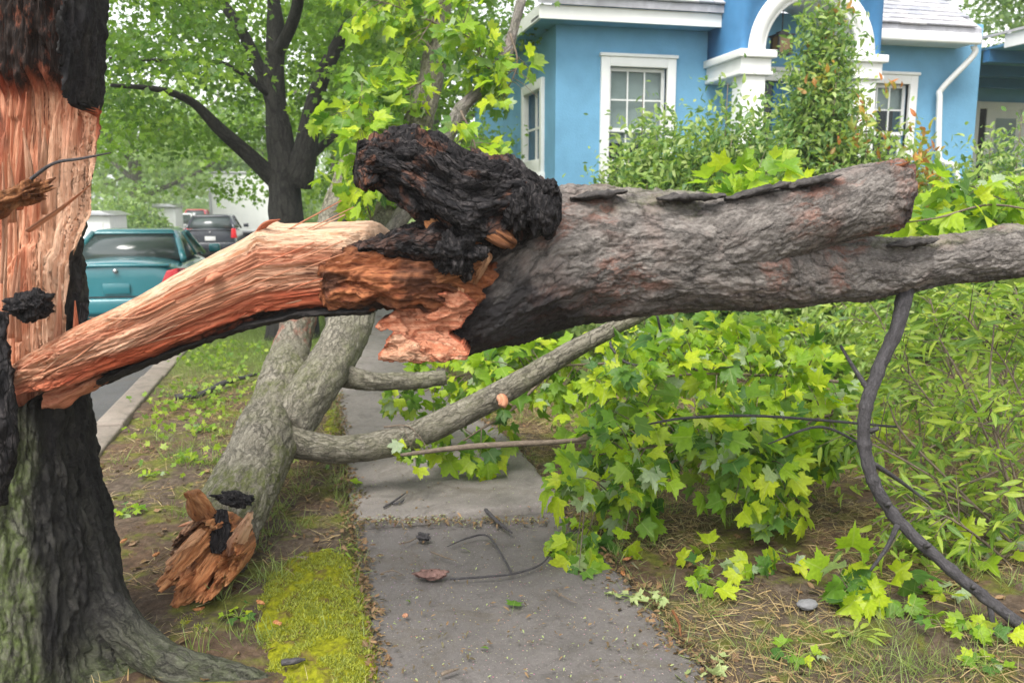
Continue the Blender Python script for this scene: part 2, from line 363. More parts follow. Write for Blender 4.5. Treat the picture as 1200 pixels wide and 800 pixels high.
t = NT('moss_mat'); _o = t.n('TexCoord').outputs['Object']; _f = t.noise(_o, 40, 8, 0.7); _g = t.noise(_o, 7, 5, 0.6)
moss_bed = t.done(t.mix(t.ramp(_g, [(0.52, 0.0), (0.62, 0.8)]), t.ramp(_f, [(0.3, (0.08, 0.09, 0.01)), (0.55, (0.24, 0.25, 0.012)), (0.75, (0.36, 0.36, 0.03))]), (0.12, 0.075, 0.04)), 0.9, t.bump(_f, 0.02), 0.1)

t = NT('soil'); _o = t.n('TexCoord').outputs['Object']
_a = t.noise(_o, 1.3, 6, 0.65, 0.4); _b = t.noise(_o, 22, 9, 0.75); _c3 = t.noise(_o, 3.4, 7, 0.7, 0.3)
_c = t.ramp(_b, [(0.28, (0.035, 0.026, 0.02)), (0.5, (0.11, 0.082, 0.06)), (0.68, (0.19, 0.15, 0.115)), (0.82, (0.30, 0.25, 0.20))])
_c = t.mix(t.ramp(_a, [(0.45, 0.0), (0.6, 0.55)]), _c, t.ramp(_b, [(0.3, (0.07, 0.045, 0.03)), (0.7, (0.22, 0.12, 0.06))]))
_mo = t.ramp(_c3, [(0.50, 0.0), (0.60, 0.8)])
_c = t.mix(_mo, _c, t.ramp(_b, [(0.3, (0.06, 0.08, 0.015)), (0.7, (0.22, 0.23, 0.03))]))
_far = t.ramp(t.attr('lawn'), [(0.0, 0.0), (1.0, 0.92)])
_c = t.mix(_far, _c, t.ramp(_b, [(0.3, (0.06, 0.11, 0.018)), (0.7, (0.15, 0.22, 0.035))]))
soil = t.done(_c, 0.93, t.bump(_b, 0.03), 0.15)

def concrete(name, base, dark, speck=0.5):
    t = NT(name); o = t.n('TexCoord').outputs['Object']
    a = t.noise(o, 1.6, 7, 0.65, 0.3); b = t.noise(o, 70, 8, 0.75); v = t.n('TexVoronoi', {'Vector': o, 'Scale': 60.0}, feature='F1')
    c = t.ramp(a, [(0.3, dark), (0.7, base)])
    c = t.mix(t.ramp(b, [(0.35, 0.5), (0.6, 0.0)]), c, tuple(x * 0.45 for x in base))
    agg = t.math('MULTIPLY', t.ramp(v.outputs['Distance'], [(0.10, 1.0), (0.24, 0.0)]), t.ramp(t.n('SeparateColor', {0: v.outputs['Color']}).outputs[0], [(0.45, 0.0), (0.9, speck)]))
    c = t.mix(agg, c, t.mix(0.5, v.outputs['Color'], (0.50, 0.45, 0.38)))
    st = t.noise(o, 5.5, 6, 0.7, 1.0)
    c = t.mix(t.ramp(st, [(0.50, 0.0), (0.68, 0.55)]), c, (0.06, 0.054, 0.048))
    st2 = t.noise(o, 2.1, 8, 0.75, 1.5)
    c = t.mix(t.ramp(st2, [(0.52, 0.0), (0.62, 0.45)]), c, (0.09, 0.075, 0.055))
    wh = t.noise(o, 210, 2, 0.5)
    c = t.mix(t.ramp(wh, [(0.68, 0.0), (0.74, 0.7)]), c, (0.5, 0.46, 0.4))
    return t.done(c, t.ramp(a, [(0.3, 0.5), (0.7, 0.85)]), t.bump(t.math('ADD', b, agg), 0.006), 0.3)
slab_dark = concrete('slab_dark', (0.17, 0.154, 0.145), (0.105, 0.096, 0.092), .8)
slab_light = concrete('slab_light', (0.25, 0.225, 0.205), (0.17, 0.155, 0.142), 0.5)
kerb_m = concrete('kerb_concrete', (0.30, 0.255, 0.215), (0.19, 0.155, 0.125), 0.3)
asphalt = concrete('asphalt', (0.10, 0.10, 0.10), (0.06, 0.06, 0.06), 0.4)

# ------------------------------------------------------------------ leaf shapes
def fold(xy, bend=0.25, crease=0.18, wav=0.0, ph=0.0):
    x, y = xy[:, 0], xy[:, 1]
    z = np.abs(x) * crease - bend * y * y - 0.35 * bend * x * x + wav * np.sin(5 * x + ph) * np.cos(4 * y + ph)
    return np.stack([x, y, z], 1)
def maple(lo=False, jit=0.0, wide=1.0, **k):
    if lo: half = [(0, 1.0), (26, .55), (50, .92), (80, .5), (104, .66), (150, .32)]
    else: half = [(0, 1.0), (6, .82), (11, .86), (17, .68), (22, .66), (28, .55), (35, .68), (40, .80), (44, .76), (50, 1.0), (55, .80), (61, .84), (68, .66), (74, .64), (82, .53), (91, .62), (97, .60), (104, .78), (112, .58), (120, .58), (140, .40), (165, .26)]
    pol = [(a, r) for a, r in half] + [(360 - a, r) for a, r in reversed(half[1:])]
    if jit: pol = [(a + rng.uniform(-40, 40) * jit * .1, r * (1 + rng.uniform(-1, 1) * jit)) for a, r in pol]
    xy = np.array([[0, 0]] + [[r * math.sin(R(a)) * .58 * wide, r * math.cos(R(a)) * .58] for a, r in pol]); xy[:, 1] += 0.05
    n = len(pol); F = np.array([[0, 1 + (i + 1) % n, 1 + i] for i in range(n)])
    if not lo:     # petiole
        m = len(xy); xy = np.vstack([xy, [[-.012, 0.05], [.012, .05], [0.0, -.75]]]); F = np.vstack([F, [m, m + 1, m + 2]])
    V = fold(xy, **k)
    if not lo: V[-1, 2] -= 0.15
    return V, F
def oval(wd=0.4, n=4, **k):
    ys = np.linspace(0, 1, n + 1); hw = wd / 2 * np.sin(np.pi * np.clip(ys, 0, 1) ** 0.85) ** 0.9
    xy = [[0, 0]]; F = []
    for i in range(1, n):
        xy += [[-hw[i], ys[i]], [0, ys[i]], [hw[i], ys[i]]]
    xy.append([0, 1]); m = len(xy)
    F += [[0, 2, 1], [0, 3, 2]]
    for i in range(1, n - 1):
        a = 1 + 3 * (i - 1); b = a + 3
        F += [[a, a + 1, b + 1], [a, b + 1, b], [a + 1, a + 2, b + 2], [a + 1, b + 2, b + 1]]
    a = 1 + 3 * (n - 2); F += [[a, a + 1, m - 1], [a + 1, a + 2, m - 1]]
    return fold(np.array(xy, float), **k), np.array(F)
def blade(n=3, wd=0.05, bend=0.5):
    ys = np.linspace(0, 1, n + 1); V = []; F = []
    for i in range(n): V += [[-wd / 2 * (1 - ys[i] * .7), ys[i], -bend * ys[i] ** 2], [wd / 2 * (1 - ys[i] * .7), ys[i], -bend * ys[i] ** 2]]
    V.append([0, 1, -bend]); 
    for i in range(n - 1): F += [[2 * i, 2 * i + 1, 2 * i + 3], [2 * i, 2 * i + 3, 2 * i + 2]]
    F.append([2 * n - 2, 2 * n - 1, 2 * n]); return np.array(V, float), np.array(F)
def leaf_frames(tip, nrm):
    tip = tip / (np.linalg.norm(tip, axis=1)[:, None] + 1e-9)
    z = nrm - tip * (nrm * tip).sum(1)[:, None]; z /= np.linalg.norm(z, axis=1)[:, None] + 1e-9
    x = np.cross(tip, z); return np.stack([x, tip, z], -1)      # columns
def bulk(name, temps, pos, Rm, sc, rnd=None):
    """many leaves as one mesh"""
    n = len(pos); rnd = rng.random(n) if rnd is None else rnd
    Vs, Fs, Rn, Uv = [], [], [], []; off = 0; k = len(temps); which = rng.integers(0, k, n)
    for i, (V, F) in enumerate(temps):
        idx = np.where(which == i)[0]
        if not len(idx): continue
        W = np.einsum('nij,vj->nvi', Rm[idx], V) * sc[idx][:, None, None] + pos[idx][:, None, :]
        Vs.append(W.reshape(-1, 3)); Fs.append((F[None] + (np.arange(len(idx)) * len(V))[:, None, None] + off).reshape(-1, 3))
        Rn.append(np.repeat(rnd[idx], len(V))); Uv.append(np.tile(V, (len(idx), 1))); off += len(idx) * len(V)
    return mesh_np(name, np.vstack(Vs), np.vstack(Fs), {'rnd': np.concatenate(Rn), 'leafuv': np.vstack(Uv)}, smooth=True)
def rdir(n, up=0.0):
    v = rng.normal(size=(n, 3)); v /= np.linalg.norm(v, axis=1)[:, None]; v[:, 2] += up; return v / np.linalg.norm(v, axis=1)[:, None]
MAPLE = [maple(jit=.07, wide=1.15 - .035 * (p % 7), bend=b, crease=c, wav=wv, ph=p) for b, c, wv, p in ((.3, .15, .03, 0), (.6, .25, .05, 1), (.15, .35, .04, 2), (.9, .1, .06, 3), (.4, -.1, .07, 4), (-.2, .2, .05, 5), (1.3, .45, .05, 6), (.7, .6, .04, 7), (1.6, .0, .09, 8), (.2, .1, .11, 9), (1.1, .8, .06, 10), (2.2, .3, .08, 11), (.9, -.4, .1, 12), (.5, .9, .05, 13))]
MAPLE_LO = [maple(True, bend=b, crease=c) for b, c in ((.3, .2), (.7, .3), (-.1, .3))]
OVAL = [oval(.42, 4, bend=b, crease=c) for b, c in ((.3, .3), (.6, .2), (0, .4))]
LANCE = [oval(.28, 4, bend=b, crease=c) for b, c in ((.4, .3), (.8, .2), (.1, .4))]
BLADE = [blade(3, .05, b) for b in (.2, .5, .8)]
def leaf_data(name, temps, mat):
    out = []
    for V, F in temps:
        me = mesh_np(name, V, F, {'leafuv': V}); me.materials.append(mat); out.append(me)
    return out
MAPLE_ME = leaf_data('maple_leaf', MAPLE, maple_leaf_m)
WEED_ME = leaf_data('weed_leaf', LANCE, weed_leaf_m)
def leaf_objects(root, mes, pos, Rm, sc, name='leaf'):
    base = np.array(root.location)
    for p, r, s in zip(pos, Rm, sc):
        o = bpy.data.objects.new(name, random.choice(mes)); COL.objects.link(o); o.parent = root
        m = Matrix([list(r[0]) + [0], list(r[1]) + [0], list(r[2]) + [0], [0, 0, 0, 1]]).to_3x3() * float(s)
        m = m.to_4x4(); m.translation = Vector([float(a) for a in (p - base)]); o.matrix_local = m

# ------------------------------------------------------------------ the setting
KERB_X = float(G(150, 480)[0]); SW0 = float(G(402, 520)[0]); SW1 = float(G(812, 775)[0])
def gz(x, y):
    x = np.asarray(x, float); y = np.asarray(y, float)
    p = np.stack([x, y, np.zeros_like(x)], -1)
    z = 0.03 * fbm(p * 0.9, 3) + 0.012 * fbm(p * 6, 3)
    z = np.where(x > SW1, z + 0.012 * (np.clip(x - SW1, 0, 1)) + 0.04 * sstep(0, 6, x - SW1), z)
    ins = (x > SW0 - .02) & (x < SW1 + .02); z = np.where(ins, -0.06, z)
    z = np.where(x < KERB_X - 0.05, -0.22 + 0.0 * z, z)
    return z
xs = np.unique(np.concatenate([-np.geomspace(3, 400, 24), np.arange(-3, -1.9, .2), np.arange(-1.9, 6.0, .04), np.geomspace(6, 400, 30)]))
ys = np.unique(np.concatenate([-np.geomspace(1, 60, 8), np.arange(-1, 2, .2), np.arange(2, 9, .04), np.geomspace(9, 900, 45)]))
X, Y = np.meshgrid(xs, ys); Z = gz(X, Y)
far = X < KERB_X - 6.0; Z = np.where(far, 0.0, Z)
nx, ny = len(xs), len(ys); i, j = np.meshgrid(np.arange(ny - 1), np.arange(nx - 1), indexing='ij')
F = np.stack([i * nx + j, i * nx + j + 1, (i + 1) * nx + j + 1, (i + 1) * nx + j], -1).reshape(-1, 4)
lawn = np.maximum(sstep(7.5, 10.5, Y) * 1.0, (X < KERB_X - 6) * 1.0) * 0.9
struct(link('ground', mesh_np('ground', np.stack([X, Y, Z], -1).reshape(-1, 3), F, {'lawn': lawn.ravel()}), soil))
rd = BM().box((KERB_X - 6.1, -20, -.3), (KERB_X - .15, 160, -.12)); struct(link('street', rd.mesh('street'), asphalt))
kb = BM(); yy = -4.0
kerb = struct(bpy.data.objects.new('kerb', None)); COL.objects.link(kerb)
while yy < 40:
    L = random.uniform(1.6, 2.4); dz = random.uniform(-.012, .012)
    link('kerb_stone', BM().box((KERB_X - .13, yy, -.28), (KERB_X + .08, yy + L - .012, .03 + dz)).mesh('kerb_stone', .018), kerb_m, kerb); yy += L
# pavement slabs
pave = struct(bpy.data.objects.new('pavement', None)); COL.objects.link(pave)
JY = float(G(520, 611)[1]); js = [JY - 3.6, JY - 1.9, JY, JY + 1.75, JY + 3.4, JY + 5.1, JY + 6.8, JY + 8.5, JY + 10.2, JY + 12]
def slab(y0, y1, tilt, dz, mat, x0=SW0, x1=SW1):
    nx, ny = 44, 50; gx = np.linspace(0, 1, nx); gy = np.linspace(0, 1, ny); A, B = np.meshgrid(gx, gy)
    ex = .012 * fbm(np.stack([B * 9, A * 0 + y0, A * 0], -1), 3)
    ey = .010 * fbm(np.stack([A * 9, A * 0 + y0 + 3, A * 0], -1), 3)
    x = x0 + (x1 - x0) * A + ex * (np.abs(A - .5) > .47); y = y0 + .012 + (y1 - y0 - .024) * B + ey * (np.abs(B - .5) > .47)
    edge = np.minimum(np.minimum(A * (x1 - x0), (1 - A) * (x1 - x0)), np.minimum(B, 1 - B) * (y1 - y0))
    z = dz + tilt[0] * (A - .5) + tilt[1] * (B - .5) - .012 * np.exp(-edge / .012) + .004 * fbm(np.stack([x * 3, y * 3, x * 0], -1), 3)
    V = np.stack([x, y, z], -1).reshape(-1, 3); i, j = np.meshgrid(np.arange(ny - 1), np.arange(nx - 1), indexing='ij')
    F = np.stack([i * nx + j, i * nx + j + 1, (i + 1) * nx + j + 1, (i + 1) * nx + j], -1).reshape(-1, 4)
    per = np.concatenate([np.arange(nx), np.arange(1, ny) * nx + nx - 1, (ny - 1) * nx + np.arange(nx - 2, -1, -1), np.arange(ny - 2, 0, -1) * nx])
    n0 = len(V); low = V[per].copy(); low[:, 2] = -.14; V = np.vstack([V, low]); m = len(per); k = np.arange(m); kn = (k + 1) % m
    F2 = np.stack([per[k], n0 + k, n0 + kn, per[kn]], -1)
    link('slab', mesh_np('slab', V, [F, F2], smooth=False), mat, pave)
for k in range(len(js) - 1):
    slab(js[k], js[k + 1], (random.uniform(-.02, .02), random.uniform(-.02, .02)), (0.015, .02, .035, .02, .01)[k % 5], slab_dark if k < 2 else slab_light)

# ------------------------------------------------------------------ the snapped standing trunk
SD = 3.0
stub = thing('snapped_tree_trunk', 'standing snapped trunk with torn orange wood above mossy bark and root', 'tree trunk', G(15, 772))
def build_stub():
    nz, nt = 380, 520
    py = np.linspace(-160, 815, nz)
    xr = np.interp(py, [-160, 0, 100, 200, 300, 370, 460, 520, 560, 600, 640, 680, 720, 760, 815], [116, 113, 107, 96, 90, 91, 92, 97, 105, 113, 126, 141, 157, 180, 222])
    xc = np.interp(py, [-160, 460, 815], [12, 10, 15])
    C = np.array([P(a, b, SD) for a, b in zip(xc, py)]); k = np.array([np.linalg.norm(P(a, b, SD) - c) for a, b, c in zip(xr, py, C)])
    rb = np.minimum(k, 0.33 + 0.03 * sstep(560, 800, py))
    th = np.linspace(0, 2 * np.pi, nt, endpoint=False) + np.pi / 2
    ta = (th + np.pi) % (2 * np.pi) - np.pi
    lobe = np.exp(-(ta / 0.36) ** 2)
    Rr = rb[:, None] + (k - rb)[:, None] * lobe[None]
    fl = sstep(600, 830, py)[:, None]
    Rr = Rr + fl * 0.05 * (np.maximum(0, np.cos(3 * (ta[None] + 0.9))) ** 2) * (1 - lobe[None])
    z = C[:, 2]
    rest = np.stack([rb[:, None] * np.cos(ta), rb[:, None] * np.sin(ta), np.repeat(z[:, None], nt, 1)], -1)
    wp = rest + 0.02 * np.stack([fbm(rest * 5 + 3, 2)] * 3, -1)
    fur = ridged(wp * np.array([16, 16, 2.6]), 4)          # long furrows
    Rr = Rr + 0.016 * (fur - 1.0) - .010 * (1 - np.clip(np.abs(pn(wp * np.array([34, 34, 4]))) * 2, 0, 1)) ** 3 + 0.02 * fbm(rest * np.array([4, 4, 1.5]), 3) + .005 * fbm(rest * np.array([60, 60, 30]), 3)
    # charred bark above the tear is thick and blocky
    p = Rr * np.cos(ta)[None]; q = Rr * np.sin(ta)[None]
    PY = np.repeat(py[:, None], nt, 1)
    rag = 90 + 20 * fbm(np.stack([p * 8, p * 0, p * 0 + 4], -1), 3) + 13 * fbm(np.stack([p * 45, p * 0, p * 0 + 2], -1), 3) - 22 * sstep(.20, .26, p) + 45 * sstep(.275, .30, p)
    low = 462 + 12 * fbm(np.stack([p * 14, p * 0, p * 0 + 9], -1), 3)
    topl = -400 + 530 * sstep(.232, .255, p + .012 * fbm(np.stack([p * 0, PY * .03, p * 0], -1), 3)) + 12 * fbm(np.stack([p * 45, p * 0, p * 0 + 2], -1), 3)
    tear = sstep(-4, 4, PY - topl) * (1 - sstep(-4, 4, PY - low))
    fib = 0.030 * fbm(np.stack([p * 13, PY * .0035, p * 0], -1), 4, .6) + 0.022 * (1 - np.clip(np.abs(pn(np.stack([p * 26, PY * .004, p * 0 + 5], -1))) * 2, 0, 1)) ** 4 + 0.012 * (1 - np.clip(np.abs(pn(np.stack([p * 60, PY * .006, p * 0 + 8], -1))) * 2, 0, 1)) ** 3
    ter = 0.035 * np.floor(2.5 * (fbm(np.stack([p * 7, PY * .004, p * 0 + 11], -1), 2) + .5)) / 2.5
    ledge = 0.035 * sstep(0, 10, PY - (290 + 8 * np.sin(p * 40) + 16 * fbm(np.stack([p * 20, p * 0, p * 0], -1), 3)))
    cut = -0.045 + fib + ter - ledge + 0.10 * sstep(300, 240, PY) * sstep(.1, .25, p) + 0.04 * sstep(250, 90, PY) - .06 * sstep(25, -10, PY - rag) + .02 * fbm(np.stack([p * 22, PY * .03, p * 0], -1), 3) * sstep(20, -20, PY - rag)
    isw = (tear > 0.5) & (q < cut)
    q = np.where(tear > 0, np.where(q < cut, q + (cut - q) * tear, q), q)
    V = C[:, None, :] + p[..., None] * HR + q[..., None] * HF
    # attributes
    charv = np.clip(sstep(rag + 12, rag - 10, PY) + sstep(.17, .25, p) * sstep(820, 420, PY) * 1.0 + 0.9 * sstep(-.12, -.2, p) * sstep(620, 520, PY), 0, 1)
    charv = np.where(PY > 455, 0.95 * sstep(0.145, 0.185, p - .03 * fbm(np.stack([p * 3, PY * .01, p * 0], -1), 2) - (PY - 460) * .00036) * sstep(830, 690, PY + 200 * (p - .3)), charv)
    moss = sstep(430, 560, PY) * (1 - charv) * 0.9
    red = np.clip(sstep(28, 4, PY - rag) * .9 + sstep(.23, .28, p) * .8 + sstep(.06, -.06, p) * .5 + .4 * sstep(.1, .4, fbm(np.stack([p * 18, PY * .004, p * 0 + 6], -1), 2)) + sstep(430, 460, PY) * .6, 0, 1)
    brn = sstep(26, -6, PY - rag - 14 * fbm(np.stack([p * 40, PY * .01, p * 0], -1), 3)); brn = np.maximum(brn * 1.3, .8 * sstep(.25, .5, fbm(np.stack([p * 16, PY * .012, p * 0 + 3], -1), 3)) * sstep(230, 120, PY) * sstep(.12, .02, p))
    at = {'burn': np.clip(brn, 0, 1.2).ravel(), 'char': charv.ravel(), 'moss': moss.ravel(), 'red': red.ravel(), 'pale': (0.7 * sstep(.08, .18, p) * sstep(130, 200, PY)).ravel()}
    rest2 = np.where(isw[..., None], np.stack([p, q * .6, z[:, None] + 0 * p], -1), rest); at['rest'] = rest2.reshape(-1, 3)
    F = grid_faces(nz, nt); wf = isw.ravel()[F].sum(1) >= 3; V = V.reshape(-1, 3)
    top = PY.ravel()[F].mean(1) < (topl.ravel()[F].mean(1) + 3)
    a = {k2: v for k2, v in at.items()}
    for nm, mk, mt in (('bark', ~wf & ~top, bark_stub), ('torn_wood', wf, wood_fresh), ('charred_bark', ~wf & top, bark_stub)):
        v, f, b = subset(V, F, a, mk)
        if nm != 'torn_wood': b['red'] = b['red'] * 0
        if nm == 'torn_wood': b['char'] = b['burn']
        child(nm, mesh_np(nm, v, f, b), mt, stub)
build_stub()
# the long root that runs out to the right
rp = [P(80, 660, 2.98), P(130, 720, 2.95), P(195, 775, 2.9), P(262, 793, 2.88), P(318, 802, 2.86)]
def rdisp(rest, th, s): return 0.012 * (ridged(rest * np.array([14, 14, 4]), 3) - 1)
V, F, at = sweep(rp, [.06, .07, .068, .058, .028], 70, 60, rdisp, attr=lambda r, th, s, V: {'char': 0.9 + 0 * r[..., 0] - .55 * sstep(.15, .5, s), 'moss': 0.45 * sstep(.2, .5, s) + 0 * r[..., 0]})
child('root', mesh_np('root', V, F, at), bark_stub, stub)
def splinter(root, pts, rad, mat=wood_fresh, name='splinter', nt=7, ns=14, flat=0.5, **at):
    def dz(rest, th, s): return 0.25 * rad[0] * fbm(np.stack([th * 1.2 + 0 * s, s * 3 + 0 * th, 0 * s + 0 * th + rad[0] * 900], -1), 3)
    V, F, a = sweep(pts, rad, ns, nt, dz, aspect=flat)
    for k, v in at.items(): a[k] = np.full(len(V), float(v))
    return child(name, mesh_np(name, V, F, a), mat, root)
for x0, y0, x1, y1, d, wd in [(22, 245, 31, 108, 2.80, 5), (36, 235, 27, 150, 2.79, 4), (14, 260, 10, 180, 2.78, 4), (48, 215, 52, 150, 2.82, 4),
                              (14, 395, 20, 300, 2.72, 4), (22, 400, 24, 302, 2.71, 3), (8, 390, 8, 280, 2.74, 4), (28, 372, 38, 338, 2.68, 3), (64, 440, 70, 330, 2.80, 5), (84, 430, 88, 352, 2.82, 4),
                              (52, 250, 46, 120, 2.84, 5), (4, 330, 3, 190, 2.74, 5), (40, 452, 44, 385, 2.74, 5), (56, 455, 57, 395, 2.77, 4)]:
    m = M1(d); mx = (x0 + x1) / 2 + random.uniform(-3, 3)
    splinter(stub, [P(x0, y0, d + .06), P(mx, (y0 + y1) / 2, d), P(x1, y1, d - .03)], [wd * m * 1.3, wd * m, .25 * m], red=random.choice((0, 0, .3, .6)), pale=random.choice((0, .4)))
splinter(stub, [P(34, 270, 2.84), P(70, 245, 2.76), P(107, 216, 2.7)], [.014, .010, .002])
# charred knob, fibrous strip, twig stuck in the tear
def blob(root, name, px, py, d, rx, ry, rz, mat, amp=.25, fr=18, ns=46, nt=56, red=0.0, seed=0.0, rot=0.0):
    """lumpy solid: radii in photograph pixels across/up, metres deep"""
    u = np.linspace(0.02, np.pi - .02, ns)[:, None]; th = np.linspace(0, 2 * np.pi, nt, endpoint=False)[None]
    D = np.stack([np.sin(u) * np.cos(th), np.sin(u) * np.sin(th), np.cos(u) + 0 * th], -1)
    k = 1 + amp * fbm(D * 1.5 + seed, 3) + amp * .9 * (np.floor(2.5 * fbm(D * 2.0 + seed + 4, 2)) / 2.5) + amp * .04 * (ridged(D * 5 + seed, 2) - 1) * np.sin(u)
    m = M1(d); c = P(px, py, d)
    ax = HR * math.cos(rot) + UZ * math.sin(rot); ay = UZ * math.cos(rot) - HR * math.sin(rot)
    V = c + (D[..., 0] * k)[..., None] * ax * rx * m + (D[..., 2] * k)[..., None] * ay * ry * m + (D[..., 1] * k)[..., None] * HF * rz
    me = mesh_np(name, V.reshape(-1, 3), grid_faces(ns, nt), {'rest': (V - c).reshape(-1, 3) + seed, 'red': np.full(ns * nt, float(red))})
    return child(name, me, mat, root)
def shard(root, pts, wpx, mat, flat=.45, seed=0.0, **at):
    """chunky torn wedge of wood with ragged, terraced sides"""
    W = PP0(pts); rd = [w_ * M1(p[2]) for w_, p in zip(wpx, pts)]
    def dz(rest, th, s): q = rest * np.array([22, 22, 6]) + seed; return .022 * fbm(q, 3) + .016 * np.floor(3 * fbm(rest * np.array([14, 14, 5]) + seed + 5, 2)) / 3 - .008 * (1 - np.clip(np.abs(pn(rest * np.array([45, 45, 4]) + seed)) * 2, 0, 1)) ** 3
    V, F, a = sweep(W, rd, 60, 60, dz, aspect=flat)
    for k, v in at.items(): a[k] = np.full(len(V), float(v))
    return child('wood_shard', mesh_np('wood_shard', V, F, a), mat, root)
PP0 = lambda pts: [P(*p) for p in pts]
blob(stub, 'charred_knob', 36, 358, 2.66, 26, 17, .07, char, .35, seed=3)
blob(stub, 'bark_shred', 18, 232, 2.70, 44, 13, .06, wood_brown, .4, seed=8, rot=.35)
tw = child('twig', tube_mesh('twig', [P(30, 215, 2.68), P(62, 192, 2.62), P(95, 186, 2.6), P(130, 179, 2.58)], [.006, .005, .004, .002]), bark_dark, stub)
child('charred_strip', tube_mesh('charred_strip', [P(2, 365, 2.68), P(2, 440, 2.64), P(4, 520, 2.62), P(0, 590, 2.66)], [.010, .03, .038, .015], 50, 30, disp=lambda r, th, s: .012 * ridged(r * np.array([30, 30, 12]), 3) - .01), char, stub)
child('inner_bark', tube_mesh('inner_bark', [P(98, 355, 2.97), P(97, 410, 2.95), P(100, 455, 2.93)], [.010, .016, .02], 40, 24, disp=lambda r, th, s: .01 * (ridged(r * np.array([30, 30, 9]), 3) - 1)), char, stub)

# ------------------------------------------------------------------ the fallen trunk
ft = thing('fallen_tree_trunk', 'thick grey-barked trunk fallen across the pavement, torn and charred at its left end', 'fallen trunk', P(700, 420, 3.3))
# (1) torn wood hinge
def sharp(p, k=3.0): return (1 - np.clip(np.abs(pn(p)) * 2, 0, 1)) ** k
def wdisp(rest, th, s):
    u = rest[..., 0]; v = rest[..., 1]; z = s + 0 * u
    q = np.stack([u, v, z], -1)
    a = 0.007 * fbm(q * np.array([11, 11, .45]), 3, .6)
    pl = fbm(q * np.array([14, 14, .5]) + 7, 2); c = 0.022 * (np.floor(pl * 4.5) / 4.5 + .25 * (pl * 4.5 % 1) / 4.5)
    b = -0.018 * sharp(q * np.array([26, 26, .4]), 6) - 0.009 * sharp(q * np.array([70, 70, .5]) + 4, 4) - .004 * sharp(q * np.array([160, 160, 1.2]) + 9, 2)
    e = 0.010 * (np.floor(3 * fbm(np.stack([u * 20, v * 20, z * 3], -1) + 2, 2)) / 3)
    return (a + b + c + e) * (1 - .75 * sstep(.6, 1, np.cos(th)))
def wattr(rest, th, s, V):
    hh = np.abs(rest[..., 0]).max(1, keepdims=True); u = rest[..., 0] / hh
    nz = .18 * fbm(rest * np.array([9, 9, 2]), 3)
    red = np.clip(sstep(-.30, -.62, u + nz) + .35 * sstep(.25, .05, np.abs(u - .28 + nz)), 0, 1); pale = sstep(.35, .62, u + nz) * sstep(.55, .8, s)
    ch = sstep(-.86, -.97, u + nz * .6) * sstep(.6, 1.0, s)
    return {'red': red, 'pale': pale, 'char': np.maximum(ch, .8 * sstep(.35, .9, np.sin(th)))}
V, F, at = psweep([(-60, 440, 462, 2.84, .08), (-20, 438, 461, 2.84, .10), (14, 432, 459, 2.83, .11), (40, 413, 457, 2.81, .13), (75, 392, 450, 2.81, .15), (100, 378, 444, 2.82, .17), (130, 364, 436, 2.85, .18), (160, 350, 427, 2.87, .19), (200, 329, 414, 2.90, .2), (225, 313, 404, 2.91, .2),
                   (245, 303, 396, 2.92, .2), (262, 293, 390, 2.94, .2), (283, 283, 383, 2.95, .2), (308, 268, 375, 2.97, .2), (318, 258, 373, 2.98, .2), (330, 262, 369, 2.98, .2), (370, 261, 364, 3.0, .19), (410, 260, 362, 3.02, .18), (436, 259, 361, 3.05, .16), (446, 262, 358, 3.06, .14), (458, 272, 350, 3.07, .10), (475, 285, 335, 3.08, .06)],
                  420, 420, wdisp, 2.6, wattr)
child('torn_wood', mesh_np('torn_wood', V, F, at), wood_fresh, ft)
# long slivers standing off the hinge
HS = [([(205, 352, 2.72), (160, 372, 2.70), (104, 372, 2.70)], 2.0), ([(140, 375, 2.74), (95, 398, 2.68), (45, 440, 2.66)], 1.6), ([(120, 395, 2.7), (80, 425, 2.67), (30, 446, 2.66)], 1.6)]
for k in range(46):
    x_ = rng.uniform(60, 370); f_ = rng.uniform(.05, .9); tp0 = np.interp(x_, [60, 100, 200, 235, 318, 370], [408, 386, 339, 305, 262, 261]); bt0 = np.interp(x_, [60, 100, 200, 235, 318, 370], [453, 444, 412, 398, 373, 364])
    y_ = tp0 + (bt0 - tp0) * f_; L_ = rng.uniform(18, 70); sl = (y_ - 448) / (x_ - 10) * rng.uniform(.9, 1.0); d_ = np.interp(x_, [60, 370], [2.67, 2.80]) + .12 * (2 * f_ - 1) ** 2
    HS.append(([(x_ + L_, y_ + sl * L_, d_ + .03), (x_, y_, d_), (x_ - L_ * .6, y_ - sl * L_ * .6 + rng.uniform(-3, 3), d_ - rng.uniform(0, .02))], rng.uniform(.7, 1.7)))
for pts, wd in HS:
    m = M1(2.75); n = len(pts)
    splinter(ft, [P(*p) for p in pts], [wd * m * (1.0 if i < n - 1 else .15) for i in range(n)], ns=16, nt=7, flat=.6, red=random.choice((0, .2, .6)), pale=random.choice((0, .3, .6)))
splinter(ft, [P(300, 275, 2.86), P(312, 262, 2.84), P(328, 257, 2.83)], [.012, .016, .004], red=.8)
splinter(ft, [P(255, 322, 2.76), P(246, 326, 2.72), P(240, 332, 2.72)], [.02, .018, .006], red=.4)
